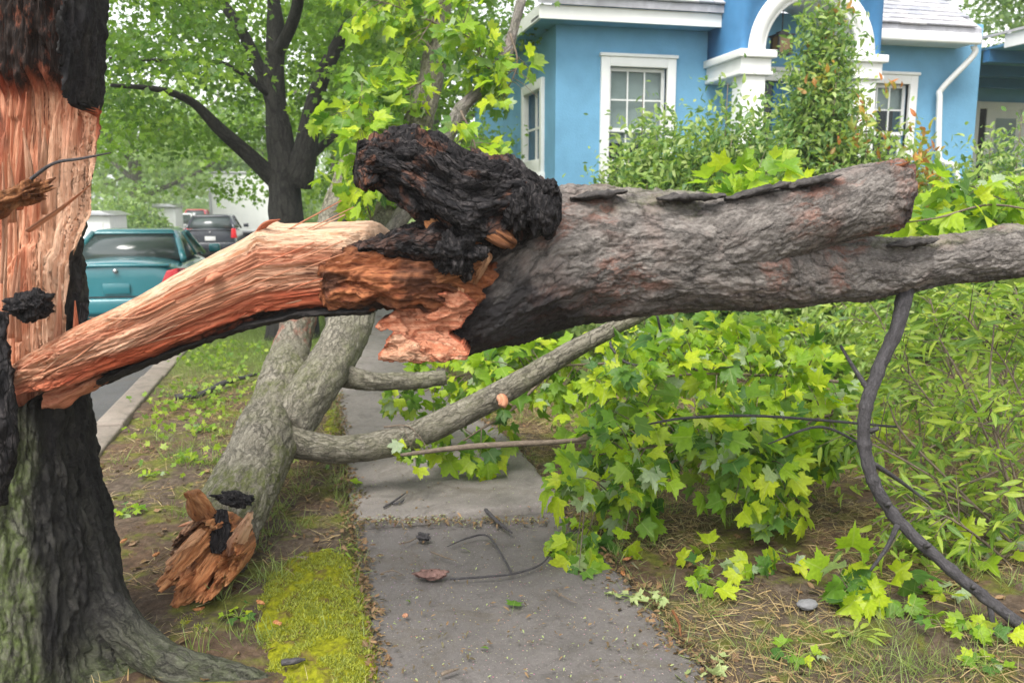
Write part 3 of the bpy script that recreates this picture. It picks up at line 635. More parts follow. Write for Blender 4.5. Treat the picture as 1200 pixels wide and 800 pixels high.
# bark left under the hinge
V, F, at = psweep([(96, 444, 462, 2.90, .05), (150, 426, 438, 2.94, .11), (230, 394, 405, 2.97, .14), (300, 370, 382, 3.0, .15), (360, 356, 368, 3.02, .16), (440, 352, 364, 3.05, .17)], 120, 80,
                  lambda r, th, s: .012 * (ridged(r * np.array([25, 25, 9]), 3) - 1), 2.0, lambda r, th, s, V: {'char': .9 + 0 * r[..., 0]})
child('charred_bark', mesh_np('charred_bark', V, F, at), bark_grey, ft)
V, F, at = psweep([(58, 452, 476, 2.82, .04), (80, 448, 474, 2.82, .06), (105, 440, 458, 2.85, .06), (128, 434, 445, 2.9, .03)], 40, 40, lambda r, th, s: .016 * fbm(r * np.array([40, 40, 9]), 3) + .012 * np.floor(3 * fbm(r * np.array([30, 30, 8]) + 3, 2)) / 3, 2.0, lambda r, th, s, V: {'red': .5 + 0 * r[..., 0]})
child('wood_strip', mesh_np('wood_strip', V, F, at), wood_fresh, ft)
# (2) rotten brown heart
def bdisp(rest, th, s): return .03 * fbm(rest * np.array([10, 10, 5]), 4, .6) + .018 * (ridged(rest * np.array([22, 22, 8]), 3) - 1)
V, F, at = psweep([(384, 296, 352, 3.0, .14), (395, 287, 358, 3.0, .18), (430, 284, 357, 3.02, .2), (480, 278, 360, 3.05, .22), (520, 275, 365, 3.08, .23), (560, 280, 380, 3.15, .22), (600, 290, 385, 3.2, .18)], 170, 200, bdisp, 2.3,
                  lambda r, th, s, V: {'char': np.clip(sstep(.05, .1, r[..., 0] + .03 * fbm(r * 14, 3)) + .75 * sstep(.02, .3, fbm(r * np.array([7, 7, 4]) + 5, 3)) + .8 * sstep(-.08, -.12, r[..., 0]), 0, 1), 'red': .25 + 0 * r[..., 0]})
child('rotten_wood', mesh_np('rotten_wood', V, F, at), wood_brown, ft)
# dark pointed strip over the heart
V, F, at = psweep([(400, 288, 293, 2.92, .02), (430, 281, 296, 2.90, .05), (470, 268, 300, 2.90, .09), (510, 255, 312, 2.92, .12), (560, 262, 320, 3.0, .12)], 90, 90, lambda r, th, s: .02 * (ridged(r * np.array([18, 18, 9]), 3) - 1), 2.0, lambda r, th, s, V: {'red': .25 + 0 * r[..., 0]})
child('charred_ridge', mesh_np('charred_ridge', V, F, at), char, ft)
# (3) main stem with bark
def mdisp(rest, th, s):
    wv = rest + .03 * np.stack([fbm(rest * 4 + k, 2) for k in (1, 5, 9)], -1) + .012 * np.stack([fbm(rest * 22 + k, 3) for k in (2, 6, 10)], -1)
    a = .022 * fbm(rest * np.array([3, 3, 2]), 3)
    b = .008 * (ridged(wv * np.array([13, 13, 4.5]), 4) - 1.0)
    pl = fbm(wv * np.array([9, 9, 2.6]) + 3, 3); c = .012 * np.floor(pl * 4) / 4
    fl = fbm(wv * np.array([22, 22, 7]) + 5, 2); c2 = .009 * np.floor(fl * 3 + .5 * fbm(wv * 40, 2)) / 3
    return a + b * (1 - .45 * sstep(.6, 1.3, s)) + (c * .9 + c2) * (1 - .4 * sstep(.5, 1.4, s)) + .003 * fbm(rest * 60, 2) - .006 * (1 - np.clip(np.abs(pn(wv * np.array([26, 26, 6]))) * 2, 0, 1)) ** 4
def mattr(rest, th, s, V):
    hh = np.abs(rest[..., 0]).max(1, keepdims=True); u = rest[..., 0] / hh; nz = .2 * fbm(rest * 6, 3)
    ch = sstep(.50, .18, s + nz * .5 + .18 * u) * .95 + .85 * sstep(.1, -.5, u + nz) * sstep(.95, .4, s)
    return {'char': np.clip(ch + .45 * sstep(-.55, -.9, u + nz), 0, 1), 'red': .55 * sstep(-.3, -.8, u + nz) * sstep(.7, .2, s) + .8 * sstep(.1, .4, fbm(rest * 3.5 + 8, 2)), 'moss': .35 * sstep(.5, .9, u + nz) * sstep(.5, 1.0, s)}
V, F, at = psweep([(515, 330, 424, 3.16, .12), (528, 312, 424, 3.18, .18), (548, 285, 421, 3.2, .24), (580, 262, 412, 3.22, .28), (620, 236, 400, 3.25, .29), (650, 222, 386, 3.27, .29), (700, 222, 374, 3.3, .27), (760, 226, 367, 3.33, .26), (820, 228, 364, 3.37, .25),
                   (860, 232, 363, 3.40, .24), (900, 246, 361, 3.43, .22), (940, 268, 359, 3.47, .17), (980, 283, 354, 3.5, .13), (1050, 280, 347, 3.56, .12), (1120, 270, 334, 3.62, .115), (1200, 263, 322, 3.7, .11), (1320, 250, 306, 3.85, .10), (1500, 235, 285, 4.1, .09)],
                  620, 420, mdisp, 2.0, mattr)
child('stem', mesh_np('stem', V, F, at), bark_grey, ft)
# upper limb, snapped short
V, F, at = psweep([(800, 240, 345, 3.32, .16), (850, 230, 335, 3.30, .18), (900, 221, 318, 3.30, .17), (950, 212, 298, 3.33, .15), (1000, 200, 278, 3.36, .13), (1040, 190, 268, 3.4, .125), (1056, 188, 258, 3.42, .115), (1064, 190, 240, 3.43, .08)],
                  300, 300, lambda r, th, s: mdisp(r, th, s + .9) * .85 + .02 * sstep(.75, .95, s) * fbm(r * 25, 3), 2.0,
                  lambda r, th, s, V: {'char': .35 * sstep(-.5, -.95, r[..., 0] / .15) + .6 * sstep(.82, .9, s) * sstep(0, .3, fbm(r * 9, 2)), 'red': .9 * sstep(.1, .4, fbm(r * np.array([6, 6, 3]) + 2, 3)) * sstep(.3, .5, s) + .6 * sstep(.80, .88, s)})
child('limb', mesh_np('limb', V, F, at), bark_grey, ft)
for x0, y0, x1, y1, d in [(1050, 196, 1066, 190, 3.34), (1050, 215, 1068, 222, 3.32), (1046, 240, 1064, 246, 3.33), (1044, 258, 1060, 254, 3.34), (1030, 264, 1052, 268, 3.36)]:
    splinter(ft, [P(x0 - 14, y0, d + .05), P(x0, y0, d), P(x1, y1, d)], [.022, .02, .003], mat=wood_brown, red=.2)
# loose bark flakes along the top edge
for x0, x1, y0, y1, d in [(668, 735, 229, 226, 3.14), (770, 850, 230, 231, 3.18), (850, 925, 231, 216, 3.2), (915, 985, 218, 207, 3.24), (1040, 1100, 285, 282, 3.46)]:
    V, F, at = psweep([(x0, y0 + 1, y0 + 4, d, .02), (x0 * .7 + x1 * .3, y0 * .7 + y1 * .3 - 3, y0 * .7 + y1 * .3 + 6, d, .05), (x0 * .3 + x1 * .7, y0 * .3 + y1 * .7 - 4, y0 * .3 + y1 * .7 + 4, d, .05), (x1, y1 - 3, y1 - 1, d, .02)], 60, 30, lambda r, th, s: .010 * fbm(r * 26 + x0, 3), 2.5, lambda r, th, s, V: {'char': .7 + 0 * r[..., 0]})
    child('bark_flake', mesh_np('bark_flake', V, F, at), bark_grey, ft)
# (4) burnt knot
def kdisp(rest, th, s):
    w_ = rest + .02 * np.stack([fbm(rest * 10 + k, 2) for k in (1, 4, 7)], -1)
    pl = fbm(w_ * np.array([13, 13, 3.5]) + 2, 2); pl2 = fbm(w_ * np.array([30, 30, 10]) + 6, 2)
    return .024 * fbm(rest * 5 + 3, 2) + .045 * (np.floor(pl * 3.2) + .35 * (pl * 3.2 % 1)) / 3.2 + .014 * np.floor(pl2 * 3) / 3 + .003 * fbm(rest * 70, 2) - .014 * (1 - np.clip(np.abs(pn(w_ * np.array([18, 18, 4]))) * 2, 0, 1)) ** 4
V, F, at = psweep([(417, 186, 205, 2.90, .05), (425, 168, 214, 2.90, .10), (440, 160, 222, 2.91, .13), (465, 155, 238, 2.92, .15), (492, 152, 258, 2.93, .16), (515, 156, 282, 2.95, .17), (545, 172, 300, 2.97, .17), (575, 180, 296, 2.99, .16), (605, 184, 280, 3.0, .15), (632, 202, 276, 3.02, .13), (650, 218, 268, 3.03, .1), (658, 232, 252, 3.04, .05)],
                  360, 360, kdisp, 2.2, lambda r, th, s, V: {'red': np.clip(.9 * sstep(.16, .02, s) * sstep(-.1, .3, fbm(r * np.array([10, 14, 6]), 3)) + .5 * sstep(.18, .35, fbm(r * 9 + 4, 3)), 0, 1)})
child('burnt_knot', mesh_np('burnt_knot', V, F, at), char, ft)
blob(ft, 'charred_lump', 636, 250, 2.88, 19, 26, .07, char, .22, seed=21)
blob(ft, 'charred_lump', 644, 222, 2.90, 12, 11, .05, char, .25, seed=25)
blob(ft, 'charred_lump', 610, 240, 2.88, 20, 28, .06, char, .3, seed=29)
blob(ft, 'charred_lump', 535, 296, 2.86, 30, 26, .09, char, .35, seed=33)
def chip(px, py, rx, ry, d, mat, rot, sd, **at):
    c_, s_ = math.cos(rot) * rx, math.sin(rot) * rx
    o = shard(ft, [(px - c_, py + s_, d + .05), (px - c_ * .4, py + s_ * .4, d + .01), (px + c_ * .4, py - s_ * .4, d), (px + c_, py - s_, d + .03)], [ry * .8, ry, ry * 1.1, ry * .7], mat, .6, sd, **at); o.name = 'torn_chip'
chip(508, 262, 14, 9, 2.87, wood_butt, -1.0, 41, char=.5); chip(578, 270, 24, 14, 2.89, wood_brown, -.55, 42, char=.3); chip(563, 314, 20, 9, 2.90, wood_butt, 1.2, 43, pale=.3, char=.3); chip(530, 318, 28, 26, 2.90, wood_brown, .3, 44)
chip(518, 278, 7, 3, 2.83, wood_butt, 0, 45); chip(556, 284, 16, 9, 2.86, wood_brown, .7, 46); chip(487, 156, 9, 3, 2.87, wood_brown, 0, 47); chip(537, 354, 26, 8, 2.91, wood_butt, 1.3, 48, pale=.3)
# (5) pale broken plate of wood hanging under the knot
def plate(root, name, poly, d, thick, mat, n=70, lean=0.0, seed=0.0, **at):
    poly = np.array(poly, float); lo = poly.min(0); hi = poly.max(0)
    gx = np.linspace(lo[0], hi[0], n); gy = np.linspace(lo[1], hi[1], n); A, B = np.meshgrid(gx, gy)
    ins = np.zeros(A.shape, bool); m = len(poly); j = m - 1
    for i in range(m):
        xi, yi = poly[i]; xj, yj = poly[j]
        c = ((yi > B) != (yj > B)) & (A < (xj - xi) * (B - yi) / (yj - yi + 1e-9) + xi); ins ^= c; j = i
    nzz = fbm(np.stack([A * .05, B * .05, A * 0 + seed], -1), 4)
    ndp = .018 * nzz + .02 * np.floor(2.2 * fbm(np.stack([A * .02, B * .03, A * 0 + seed + 3], -1), 2)) + .005 * (ridged(np.stack([A * .04, B * .09, A * 0 + seed], -1), 3) - 1)
    front = np.array([[P(A[i, k], B[i, k], d + lean * (B[i, k] - lo[1]) / (hi[1] - lo[1]) + ndp[i, k]) for k in range(n)] for i in range(n)])
    back = front + HF * thick
    V = np.vstack([front.reshape(-1, 3), back.reshape(-1, 3)]); N = n * n
    idx = np.arange(N).reshape(n, n); q = ins[:-1, :-1] & ins[1:, :-1] & ins[:-1, 1:] & ins[1:, 1:]
    a = np.stack([idx[:-1, :-1], idx[:-1, 1:], idx[1:, 1:], idx[1:, :-1]], -1)[q]
    F = [a, a[:, ::-1] + N]; E = {}
    for f in a:
        for k in range(4):
            e = (f[k], f[(k + 1) % 4])
            if (e[1], e[0]) in E: del E[(e[1], e[0])]
            else: E[e] = 1
    F.append(np.array([[e[1], e[0], e[0] + N, e[1] + N] for e in E])); F = np.vstack(F)
    rest = np.stack([V @ UZ, V @ HF, V @ HR], -1)
    u, inv = np.unique(F, return_inverse=True)
    at2 = {k: np.full(len(u), float(v)) for k, v in at.items()}
    # raw red rim
    edge = np.zeros(2 * N); ed = np.array(list({v for e in E for v in e})); edge[ed] = 1; edge[ed + N] = 1; edge[N:] = 1
    at2['red'] = np.maximum(at2.get('red', 0), edge[u] * .9); at2['rest'] = rest[u]
    return child(name, mesh_np(name, V[u], inv.reshape(F.shape), at2), mat, root)
plate(ft, 'wood_plate', [(442, 422), (443, 414), (449, 408), (452, 398), (460, 389), (454, 386), (447, 389), (438, 384), (443, 376), (453, 372), (458, 366), (466, 361), (470, 354), (488, 350), (505, 344), (540, 340), (560, 356), (553, 368), (546, 374), (541, 384), (526, 390), (533, 396), (543, 402), (546, 408), (550, 415), (547, 423), (533, 421), (520, 426), (505, 423), (490, 427), (470, 423), (458, 425)], 2.93, .16, wood_fresh, lean=-.05, seed=5, red=.35)
plate(ft, 'wood_plate', [(443, 421), (446, 413), (452, 406), (457, 393), (470, 390), (478, 396), (490, 401), (502, 397), (515, 400), (528, 402), (538, 409), (545, 416), (541, 422), (522, 420), (508, 425), (488, 422), (470, 425), (455, 421)], 2.88, .09, wood_fresh, seed=15, pale=.2)
# (6) dark bare branch hanging from the stem
hb = thing('hanging_branch', 'dark bare branch curving down from the fallen trunk to the ground at right', 'branch', P(1200, 735, 3.2))
bp = [(1062, 335, 3.55), (1052, 382, 3.5), (1030, 432, 3.47), (1014, 480, 3.44), (1014, 525, 3.42), (1026, 570, 3.39), (1055, 612, 3.35), (1108, 662, 3.28), (1160, 704, 3.22), (1210, 742, 3.16), (1290, 800, 3.05)]
def nod(rest, th, s): return .0035 * fbm(rest * np.array([20, 20, 25]), 3) + .004 * np.exp(-((s * 6.5 % 1) - .5) ** 2 / .006) + 0 * th
child('stem', tube_mesh('stem', [P(*p) for p in bp], [.034, .029, .027, .026, .026, .025, .024, .024, .023, .022, .020], 130, 20, disp=nod), bark_dark, hb)
for pts in ([(1052, 614, 3.34), (1040, 640, 3.33), (1020, 668, 3.32)], [(1160, 706, 3.22), (1166, 745, 3.18), (1181, 785, 3.14)], [(1020, 460, 3.45), (1000, 430, 3.5), (985, 405, 3.6)], [(1018, 540, 3.41), (1050, 560, 3.5), (1090, 590, 3.6)]):
    child('twig', tube_mesh('twig', [P(*p) for p in pts], [.013, .009, .006], 14, 8), bark_dark, hb)
for k in range(4):
    p = P(*[(1020, 505, 3.38), (1040, 592, 3.33), (1085, 640, 3.27), (1140, 688, 3.2)][k]); d = p + np.array([random.uniform(-.03, .03), -.03, .02])
    child('stub', tube_mesh('stub', [p, d], [.012, .009], 4, 8), bark_dark, hb)

# ------------------------------------------------------------------ the mossy fallen tree behind
mt = thing('mossy_fallen_tree', 'mossy grey maple fallen along the verge, forked, with snapped orange butt', 'fallen tree', G(245, 700))
def lim(rest, th, s): return .016 * fbm(rest * np.array([6, 6, 3]), 3) + .007 * (ridged(rest * np.array([24, 24, 7]), 3) - 1)
def mo(amt): return lambda r, th, s, V: {'moss': amt * sstep(-.2, .6, -V[..., 2] * 0 + fbm(r * 3, 2) + .25) + 0 * r[..., 0]}
def limb(root, name, pts, px, ns=90, nt=56, m=.8, mat=bark_moss, disp=lim, extra=None):
    W = [P(*p) for p in pts]; rd = [a * M1(p[2]) for a, p in zip(px, pts)]
    V, F, at = sweep(W, rd, ns, nt, disp, attr=lambda r, th, s, V: dict(mo(m)(r, th, s, V), **(extra(r, th, s, V) if extra else {})))
    return child(name, mesh_np(name, V, F, at), mat, root)
limb(mt, 'trunk', [(248, 655, 3.72), (268, 610, 3.95), (298, 545, 4.4), (324, 485, 4.95), (334, 445, 5.3), (338, 425, 5.6)], [45, 42, 40, 36, 27, 20], 150, 110, .9)
limb(mt, 'limb', [(328, 460, 5.15), (342, 405, 5.85), (356, 355, 6.5), (380, 290, 7.1), (396, 240, 7.7), (412, 190, 8.3)], [30, 21, 19, 18, 15, 12], 120, 60, .4,
     extra=lambda r, th, s, V: {'red': 1.6 * sstep(.55, .75, s) * sstep(1.75, 1.4, s) * sstep(-.3, .3, fbm(r * np.array([14, 14, 8]), 2))})
limb(mt, 'limb', [(336, 505, 4.75), (372, 450, 5.1), (402, 398, 5.6), (424, 345, 6.1), (446, 290, 6.6), (458, 255, 7.0), (480, 180, 7.4), (505, 90, 7.8), (516, 30, 8.1), (522, -60, 8.4)], [28, 27, 25, 23, 22, 20, 17, 14, 11, 7], 150, 60, .5)
limb(mt, 'branch', [(318, 505, 4.75), (345, 518, 4.7), (400, 526, 4.75), (470, 515, 4.85), (540, 485, 4.85), (610, 447, 4.8), (680, 405, 4.75), (748, 370, 4.7), (800, 345, 4.7)], [28, 19, 17, 17, 16, 14, 11, 8, 5], 130, 36, .25, disp=lambda r, th, s: .004 * fbm(r * 14, 3))
limb(mt, 'branch', [(405, 440, 5.3), (440, 447, 5.3), (480, 447, 5.35), (522, 441, 5.4)], [14, 11, 10, 9], 40, 24, .3)
limb(mt, 'branch', [(440, 300, 6.5), (490, 225, 6.6), (540, 130, 6.8), (580, 92, 7.0), (600, 40, 7.2), (615, -20, 7.4)], [10, 9, 8, 7, 6, 4], 60, 16, .2, mat=bark_grey)
limb(mt, 'twig', [(470, 533, 4.6), (540, 524, 4.45), (600, 520, 4.35), (660, 517, 4.3), (745, 507, 4.25)], [2.2, 3.4, 3.6, 3, 1.8], 40, 10, 0, mat=bark_twig, disp=None)
limb(mt, 'twig', [(585, 462, 4.8), (590, 470, 4.72), (588, 476, 4.7)], [7, 6, 5], 10, 10, 0, mat=wood_fresh, disp=None)
# snapped butt: ragged fibrous wood standing out of the broken end round a dark hollow
def broken_end(root, cen, axis, rad, nr=70, na=220, seed=0.0):
    a = axis / np.linalg.norm(axis); e1 = np.cross(a, UZ); e1 /= np.linalg.norm(e1); e2 = np.cross(e1, a)
    rho = np.linspace(0.02, 1, nr)[:, None]; th = np.linspace(0, 2 * np.pi, na, endpoint=False)[None]
    X_, Y_ = rho * np.cos(th), rho * np.sin(th); q = np.stack([X_, Y_, 0 * X_ + seed], -1)
    lob = sstep(.1, -.7, Y_ + .35 * X_ * -1)               # the long shards stand at the lower left
    pl = fbm(q * np.array([3.2, 3.2, 1]), 3); st = np.floor(pl * 4) / 4
    h = .03 + .10 * st + .20 * lob * (.6 + .8 * fbm(q * 2.3 + 5, 2)) + .07 * sstep(.55, .95, rho) * (.4 + fbm(q * 4 + 9, 2)) + .03 * fbm(q * 12, 3) + .02 * (1 - np.clip(np.abs(pn(q * 16)) * 2, 0, 1)) ** 3
    h = h - .10 * np.exp(-((X_ - .1) ** 2 + (Y_ - .1) ** 2) / .07); h = h * sstep(1.02, .95, rho) - .14 * sstep(.93, 1.0, rho)
    cen = cen + a * .07; h = h * 1.25
    V = cen + a * h[..., None] + e1 * (X_ * rad)[..., None] + e2 * (Y_ * rad)[..., None]
    at = {'rest': np.stack([X_ * rad, Y_ * rad, h], -1).reshape(-1, 3), 'char': np.clip(.9 * np.exp(-((X_ - .15) ** 2 + (Y_ - .05) ** 2) / .12) + .8 * sstep(-.02, .3, fbm(q * 3 + 2, 3)) * sstep(-.2, .3, Y_), 0, 1).ravel(), 'red': (.25 * sstep(-.1, .3, fbm(q * 2.5 + 7, 2)) + 0 * rho).ravel(), 'pale': (.5 * sstep(.1, .5, X_) * sstep(-.4, 0, Y_)).ravel()}
    child('broken_end', mesh_np('broken_end', V.reshape(-1, 3), grid_faces(nr, na), at), wood_butt, root); return a, e1, e2
bc = P(252, 640, 3.72); bax = P(228, 668, 3.30) - P(256, 640, 3.75)
a_, e1_, e2_ = broken_end(mt, bc, bax, .165, seed=4)
for k in range(14):
    an = rng.uniform(0, 2 * np.pi); rr_ = .15 * math.sqrt(rng.uniform(.25, 1)); L = rng.uniform(.08, .2)
    b0 = bc + e1_ * rr_ * math.cos(an) + e2_ * rr_ * math.sin(an); tip = b0 + a_ * L + rng.normal(size=3) * .03
    wd_ = rng.uniform(.008, .02)
    splinter(mt, [b0, (b0 + tip) / 2, tip], [wd_, wd_ * .9, wd_ * .12], mat=random.choice((wood_fresh, wood_butt)), name='splinter', nt=9, ns=18, flat=.45, pale=random.choice((0, 0, .5)))
shard(mt, [(258, 606, 3.68), (232, 632, 3.56), (208, 664, 3.46), (184, 686, 3.40)], [17, 16, 14, 5], wood_butt, .5, 1)
shard(mt, [(262, 632, 3.66), (240, 662, 3.54), (220, 690, 3.45), (204, 712, 3.40)], [17, 20, 17, 7], wood_butt, .5, 2, red=.1)
shard(mt, [(246, 612, 3.66), (234, 594, 3.60), (222, 576, 3.56)], [17, 15, 9], wood_butt, .6, 3, char=.3)
shard(mt, [(270, 648, 3.62), (281, 622, 3.56), (292, 600, 3.54)], [9, 11, 4], wood_fresh, .35, 4, pale=.5)
shard(mt, [(258, 598, 3.64), (256, 625, 3.58), (252, 648, 3.55)], [12, 14, 8], char, .6, 5)
shard(mt, [(236, 622, 3.56), (214, 640, 3.46), (194, 660, 3.42)], [9, 8, 3], wood_butt, .5, 6, pale=.3)
blob(mt, 'charred_lump', 276, 584, 3.72, 22, 8, .05, char, .4, seed=71, rot=-.15)
#@@END_A
# ------------------------------------------------------------------ the blue house
blue = simple('blue_stucco', (0.16, 0.36, 0.54), .85, .2, var=.10, nscale=2.5, bump=.006, bscale=45)
blue_dark = simple('blue_paint_and_shade', (0.055, 0.19, 0.38), .7, .3, var=.08)  # door and beam paint; on the portico gable it paints in shade
white = simple('white_paint', (0.78, 0.78, 0.76), .5, .35, var=.05, nscale=4, bump=.002)
glass = NT('window_glass'); glass.done((0.10, 0.115, 0.12), .06, None, .6)
_tb = glass.n('BsdfTransparent', {'Color': (.85, .9, .9, 1)}); _mx = glass.n('MixShader', {0: .84, 1: glass.b.outputs[0], 2: _tb.outputs[0]})
glass.t.links.new(_mx.outputs[0], glass.t.nodes['Material Output'].inputs[0]); glass = glass.m
blind = simple('blind_cloth', (0.74, 0.75, 0.72), .8, .2, var=.08)
darkroom = simple('room_shade', (0.05, 0.05, 0.052), .9, .1)
shingle_ms = [simple('shingle_%d' % k, c, .85, .2, var=.18, nscale=9, bump=.01, bscale=50) for k, c in enumerate([(.36, .36, .39), (.43, .42, .44), (.30, .31, .35), (.50, .49, .50)])]
iron = simple('dark_iron', (0.02, 0.02, 0.022), .45, .5, var=.2)
amber = simple('amber_glass', (0.22, 0.13, 0.04), .2, .5)
YH = float(P(651, 120, 12.2)[1])
def hx(px, py=120, y=None): return float(FY(px, py, y or YH)[0])
def hz(px, py, y=None): return float(FY(px, py, y or YH)[2])
X0, XR = hx(651), hx(1145); XL = X0; YB = YH + 6.0
Z_E = hz(745, 28)                   # underside of the eave
house = thing('blue_house', 'blue stucco house with white trim, arched entrance and pale shingle roof', 'house', (X0, YH, 0))
XP0, XP1 = hx(862, 40), hx(1040, 60)
def hw(name, b, mat, parent=house, bevel=0.0): return child(name, b.mesh(name, bevel), mat, parent)
# window openings: (x0,x1,z0,z1)
wx0, wx1 = hx(703, 120), hx(790, 120); wz1 = hz(745, 68); wz0 = wz1 - 1.95
vx0, vx1 = hx(1003, 120), hx(1072, 120); vz1 = hz(1040, 88); vz0 = vz1 - 1.7
ox, oz = hx(1140, 120, YH + 3.4), 0
dxa, dxb = hx(866), hx(985); dz1 = hz(890, 84)
def wall_with_holes(x0, x1, z0, z1, y0, y1, holes):
    b = BM(); holes = sorted(holes); x = x0
    for a, c, p, q in holes:
        b.box((x, y0, z0), (a, y1, z1)); b.box((a, y0, z0), (c, y1, p)); b.box((a, y0, q), (c, y1, z1)); x = c
    b.box((x, y0, z0), (x1, y1, z1)); return b
TT = .13                             # casing width
hw('front_wall', wall_with_holes(X0, XR, -.3, Z_E + .25, YH, YH + .22, [(wx0 + TT, wx1 - TT, wz0 + TT, wz1 - TT), (dxa + TT, dxb - TT, .9, dz1 - TT), (vx0 + TT, vx1 - TT, vz0 + TT, vz1 - TT)]), blue)
# side wall with its narrow window
def side_y(px):                      # ray meets plane x = X0
    r = ray(px, 140); return float(C0[1] + r[1] * (X0 / r[0]))
s1, s0 = side_y(614), side_y(638)
sz1 = float(C0[2] + ray(626, 97)[2] * (X0 / ray(626, 97)[0])); sz0 = sz1 - 1.35
b = BM(); y = YH + .222
b.box((X0 + .001, y, -.3), (X0 + .22, s0 + .08, Z_E + .25)).box((X0 + .001, s0 + .08, -.3), (X0 + .22, s1 - .08, sz0 + .08)).box((X0 + .001, s0 + .08, sz1 - .08), (X0 + .22, s1 - .08, Z_E + .25)).box((X0 + .001, s1 - .08, -.3), (X0 + .22, YB, Z_E + .25))
hw('side_wall', b, blue)
hw('back_wall', BM().box((X0 + .221, YB - .2, -.3), (XR, YB, Z_E + .25)), blue)
hw('inner_room', BM().box((X0 + .5, YH + 1.6, -.3), (XR - .3, YH + 1.7, Z_E)), darkroom)
def window(x0, x1, z0, z1, y, cols=3, rows=2, sill=True, blindh=.5):
    wd = hw('window', BM().box((x0, y - .05, z0 + .1), (x0 + TT, y + .06, z1)).box((x1 - TT, y - .05, z0 + .1), (x1, y + .06, z1)).box((x0 + TT, y - .05, z1 - TT), (x1 - TT, y + .06, z1)).box((x0 - .02, y - .075, z1), (x1 + .02, y + .05, z1 + .045)), white, bevel=.008)
    hw('sill', BM().box((x0 - .05, y - .10, z0), (x1 + .05, y + .06, z0 + .1)), white, wd, .01)
    a, c, p, q = x0 + TT, x1 - TT, z0 + .1, z1 - TT; mid = (p + q) / 2; fr = .05
    for k, (lo, hi, yo) in enumerate(((mid - .02, q, .06), (p, mid + .02, .10))):
        sb = BM().box((a, y + yo, lo), (a + fr, y + yo + .04, hi)).box((c - fr, y + yo, lo), (c, y + yo + .04, hi)).box((a + fr, y + yo, lo), (c - fr, y + yo + .04, lo + fr)).box((a + fr, y + yo, hi - fr), (c - fr, y + yo + .04, hi))
        hw('sash', sb, white, wd)
        gx = np.linspace(a + fr, c - fr, cols + 1); gzz = np.linspace(lo + fr, hi - fr, rows + 1)
        for i in range(1, cols): hw('muntin', BM().box((gx[i] - .011, y + yo + .008, lo + fr), (gx[i] + .011, y + yo + .034, hi - fr)), white, wd)
        for j in range(1, rows):
            for i in range(cols): hw('muntin', BM().box((gx[i] + (.011 if i else 0), y + yo + .01, gzz[j] - .011), (gx[i + 1] - (.011 if i < cols - 1 else 0), y + yo + .032, gzz[j] + .011)), white, wd)
        for i in range(cols):
            for j in range(rows): hw('pane', BM().box((gx[i], y + yo + .018, gzz[j]), (gx[i + 1], y + yo + .022, gzz[j + 1])), glass, wd)
    if blindh: hw('blind', BM().box((a, y + .15, p + (q - p) * (1 - blindh)), (c, y + .16, q)), blind, wd)
    return wd
window(wx0, wx1, wz0, wz1, YH, blindh=.6)
window(vx0, vx1, vz0, vz1, YH, cols=3, rows=2, blindh=.25)
wd = hw('side_window', BM().box((X0 - .05, s0, sz0), (X0 + .05, s0 + .12, sz1)).box((X0 - .05, s1 - .12, sz0), (X0 + .05, s1, sz1)).box((X0 - .05, s0 + .12, sz1 - .14), (X0 + .05, s1 - .12, sz1)).box((X0 - .05, s0 + .12, sz0), (X0 + .05, s1 - .12, sz0 + .2)).box((X0 - .09, s0 - .04, sz0 - .1), (X0 + .05, s1 + .04, sz0)), white, bevel=.006)
gy = np.linspace(s0 + .12, s1 - .12, 3)
for k in range(2): hw('pane', BM().box((X0 + .06, gy[k], sz0 + .2), (X0 + .065, gy[k + 1], sz1 - .14)), glass, wd)
hw('muntin', BM().box((X0 + .03, gy[1] - .02, sz0 + .2), (X0 + .059, gy[1] + .02, sz1 - .14)), white, wd)
hw('muntin', BM().box((X0 + .034, s0 + .12, (sz0 + sz1) / 2 - .015), (X0 + .057, s1 - .12, (sz0 + sz1) / 2 + .015)), white, wd)
# eaves and roofs
OV = .42; XLE = hx(632, 15, YH - OV); pitch = R(36)
FZ0 = hz(745, 27, YH - OV); FZ1 = hz(745, 11, YH - OV)
def eave(x0, x1, z0, z1, name='fascia'): hw(name, BM().box((x0, YH - OV, z0), (x1, YH - OV + .04, z1)), white); hw('soffit', BM().box((x0, YH - OV + .041, z0 + .02), (x1, YH, z0 + .05)), blue)
eave(XLE, XP0 - .02, FZ0, FZ1)
hw('fascia', BM().box((XLE, YH - OV + .041, FZ0), (XLE + .04, YB, FZ1)), white)
hw('soffit', BM().box((XLE + .041, YH + .001, FZ0 + .02), (X0, YB, FZ0 + .05)), blue)
GZ0 = hz(1090, 51, YH - OV); GZ1 = hz(1090, 38, YH - OV)
XQ0, XQ1 = hx(1015, 30, YH - OV), hx(1147, 30, YH - OV)
shing_me = []
for k, wdt in enumerate((.20, .23, .26, .17)):
    for mtl in shingle_ms:
        me = BM().hexa([(0, 0, 0), (wdt - .006, 0, 0), (wdt - .006, .30, 0), (0, .30, 0), (0, 0, .022), (wdt - .006, 0, .022), (wdt - .006, .30, .006), (0, .30, .006)]).mesh('shingle'); me.materials.append(mtl); shing_me.append((wdt, me))
